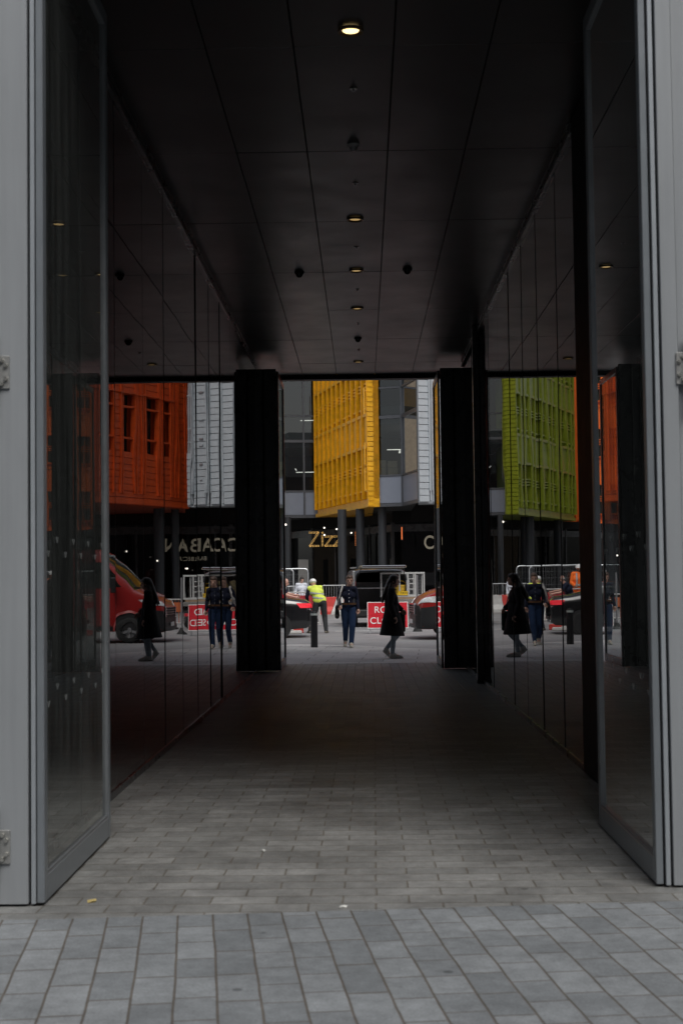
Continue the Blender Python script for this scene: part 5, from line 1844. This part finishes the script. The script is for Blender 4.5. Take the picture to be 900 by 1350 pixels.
for z, rx, ry in ((1.02, .245, .19),):
    for i in range(n):
        a0, a1 = 2 * math.pi * i / n, 2 * math.pi * (i + 1) / n
        b.add([(rx * math.cos(a0), ry * math.sin(a0), z), (rx * math.cos(a1), ry * math.sin(a1), z), (rx * math.cos(a1), ry * math.sin(a1), z + .05), (rx * math.cos(a0), ry * math.sin(a0), z + .05),
               (rx * .9 * math.cos(a0), ry * .9 * math.sin(a0), z), (rx * .9 * math.cos(a1), ry * .9 * math.sin(a1), z), (rx * .9 * math.cos(a1), ry * .9 * math.sin(a1), z + .05), (rx * .9 * math.cos(a0), ry * .9 * math.sin(a0), z + .05)],
              [(0, 1, 2, 3), (4, 7, 6, 5), (3, 2, 6, 7), (0, 4, 5, 1)])
b.build('reflective_band', M_TAPE, t, smooth=True)
helmet(t, hp, rot)

# passer-by in a white shirt beyond the mesh fence
t, V, hp, ac, rot = make_person('passer-by in a white shirt walking beyond the mesh fence', (-2.55, 58.5, RZ),
    dict(pelvis=(0, 0, .93), chest=(0, -.01, 1.24), neck=(0, -.02, 1.44), head=(.02, -.03, 1.59), shL=(.17, .06, 1.40), shR=(-.17, -.06, 1.40),
         elL=(.22, .10, 1.13), wrL=(.24, -.02, .92), elR=(-.24, -.02, 1.13), wrR=(-.22, -.14, .92),
         hiL=(.08, 0, .90), knL=(.12, -.10, .48), anL=(.10, -.12, .085), toL=(.16, -.26, .035),
         hiR=(-.08, 0, .90), knR=(-.04, .06, .48), anR=(-.10, .22, .12), toR=(-.04, .10, .04)),
    (0.5, -1, -0.1), dict(trousers=MATS['black_trousers'], shoes=MATS['black_shoes'], top=cloth('white_shirt', (0.55, 0.57, 0.62)), hem=0.0))
hair_cap(t, hp, rot, V['head'], H_DARK)

# ------------------------------------------------------------------ light, air, camera
sc = bpy.context.scene
w = bpy.data.worlds.new('World')
sc.world = w
w.use_nodes = True
n, l = w.node_tree.nodes, w.node_tree.links
SUN_EL, SUN_AZ = 54, 155
sky = n.new('ShaderNodeTexSky')
sky.sky_type = 'NISHITA'
sky.sun_disc = False
sky.sun_elevation = R(SUN_EL)
sky.sun_rotation = R(SUN_AZ)
sky.air_density = 1.0
sky.dust_density = 3.0
hs = n.new('ShaderNodeHueSaturation')
hs.inputs['Saturation'].default_value = 0.38
bg = n['Background']
l.new(sky.outputs[0], hs.inputs['Color'])
l.new(hs.outputs[0], bg.inputs[0])
bg.inputs[1].default_value = 0.12
sd_ = bpy.data.lights.new('Sun', 'SUN')
sd_.energy = 1.7
sd_.angle = R(35)
sd_.color = (1, 0.985, 0.945)
so = bpy.data.objects.new('sun', sd_)
# NISHITA: rotation 0 = +Y, clockwise seen from above
az = R(SUN_AZ)
dv = Vector((math.sin(az) * math.cos(R(SUN_EL)), math.cos(az) * math.cos(R(SUN_EL)), math.sin(R(SUN_EL))))
so.rotation_euler = dv.to_track_quat('Z', 'Y').to_euler()
so.location = (20, -20, 40)
C.objects.link(so)

cam = bpy.data.cameras.new('Camera')
cam.sensor_fit = 'VERTICAL'
cam.sensor_height = 36
cam.sensor_width = 24
cam.lens = 50
cam.clip_end = 1500
cam.dof.use_dof = True
cam.dof.focus_distance = 33
cam.dof.aperture_fstop = 5.0
co_ = bpy.data.objects.new('Camera', cam)
co_.matrix_world = Matrix.Translation((0, 0, 1.63)) @ Matrix.Rotation(R(0.85), 4, 'Z') @ Matrix.Rotation(R(90 + 2.66), 4, 'X') @ Matrix.Rotation(R(-0.70), 4, 'Z')
C.objects.link(co_)
sc.camera = co_

sc.view_settings.view_transform = 'Standard'
sc.view_settings.look = 'None'
sc.view_settings.exposure = 0.22
sc.view_settings.gamma = 1
sc.cycles.use_denoising = True
sc.cycles.max_bounces = 10
sc.cycles.diffuse_bounces = 4
sc.cycles.glossy_bounces = 6
sc.cycles.transparent_max_bounces = 12
sc.cycles.sample_clamp_indirect = 6
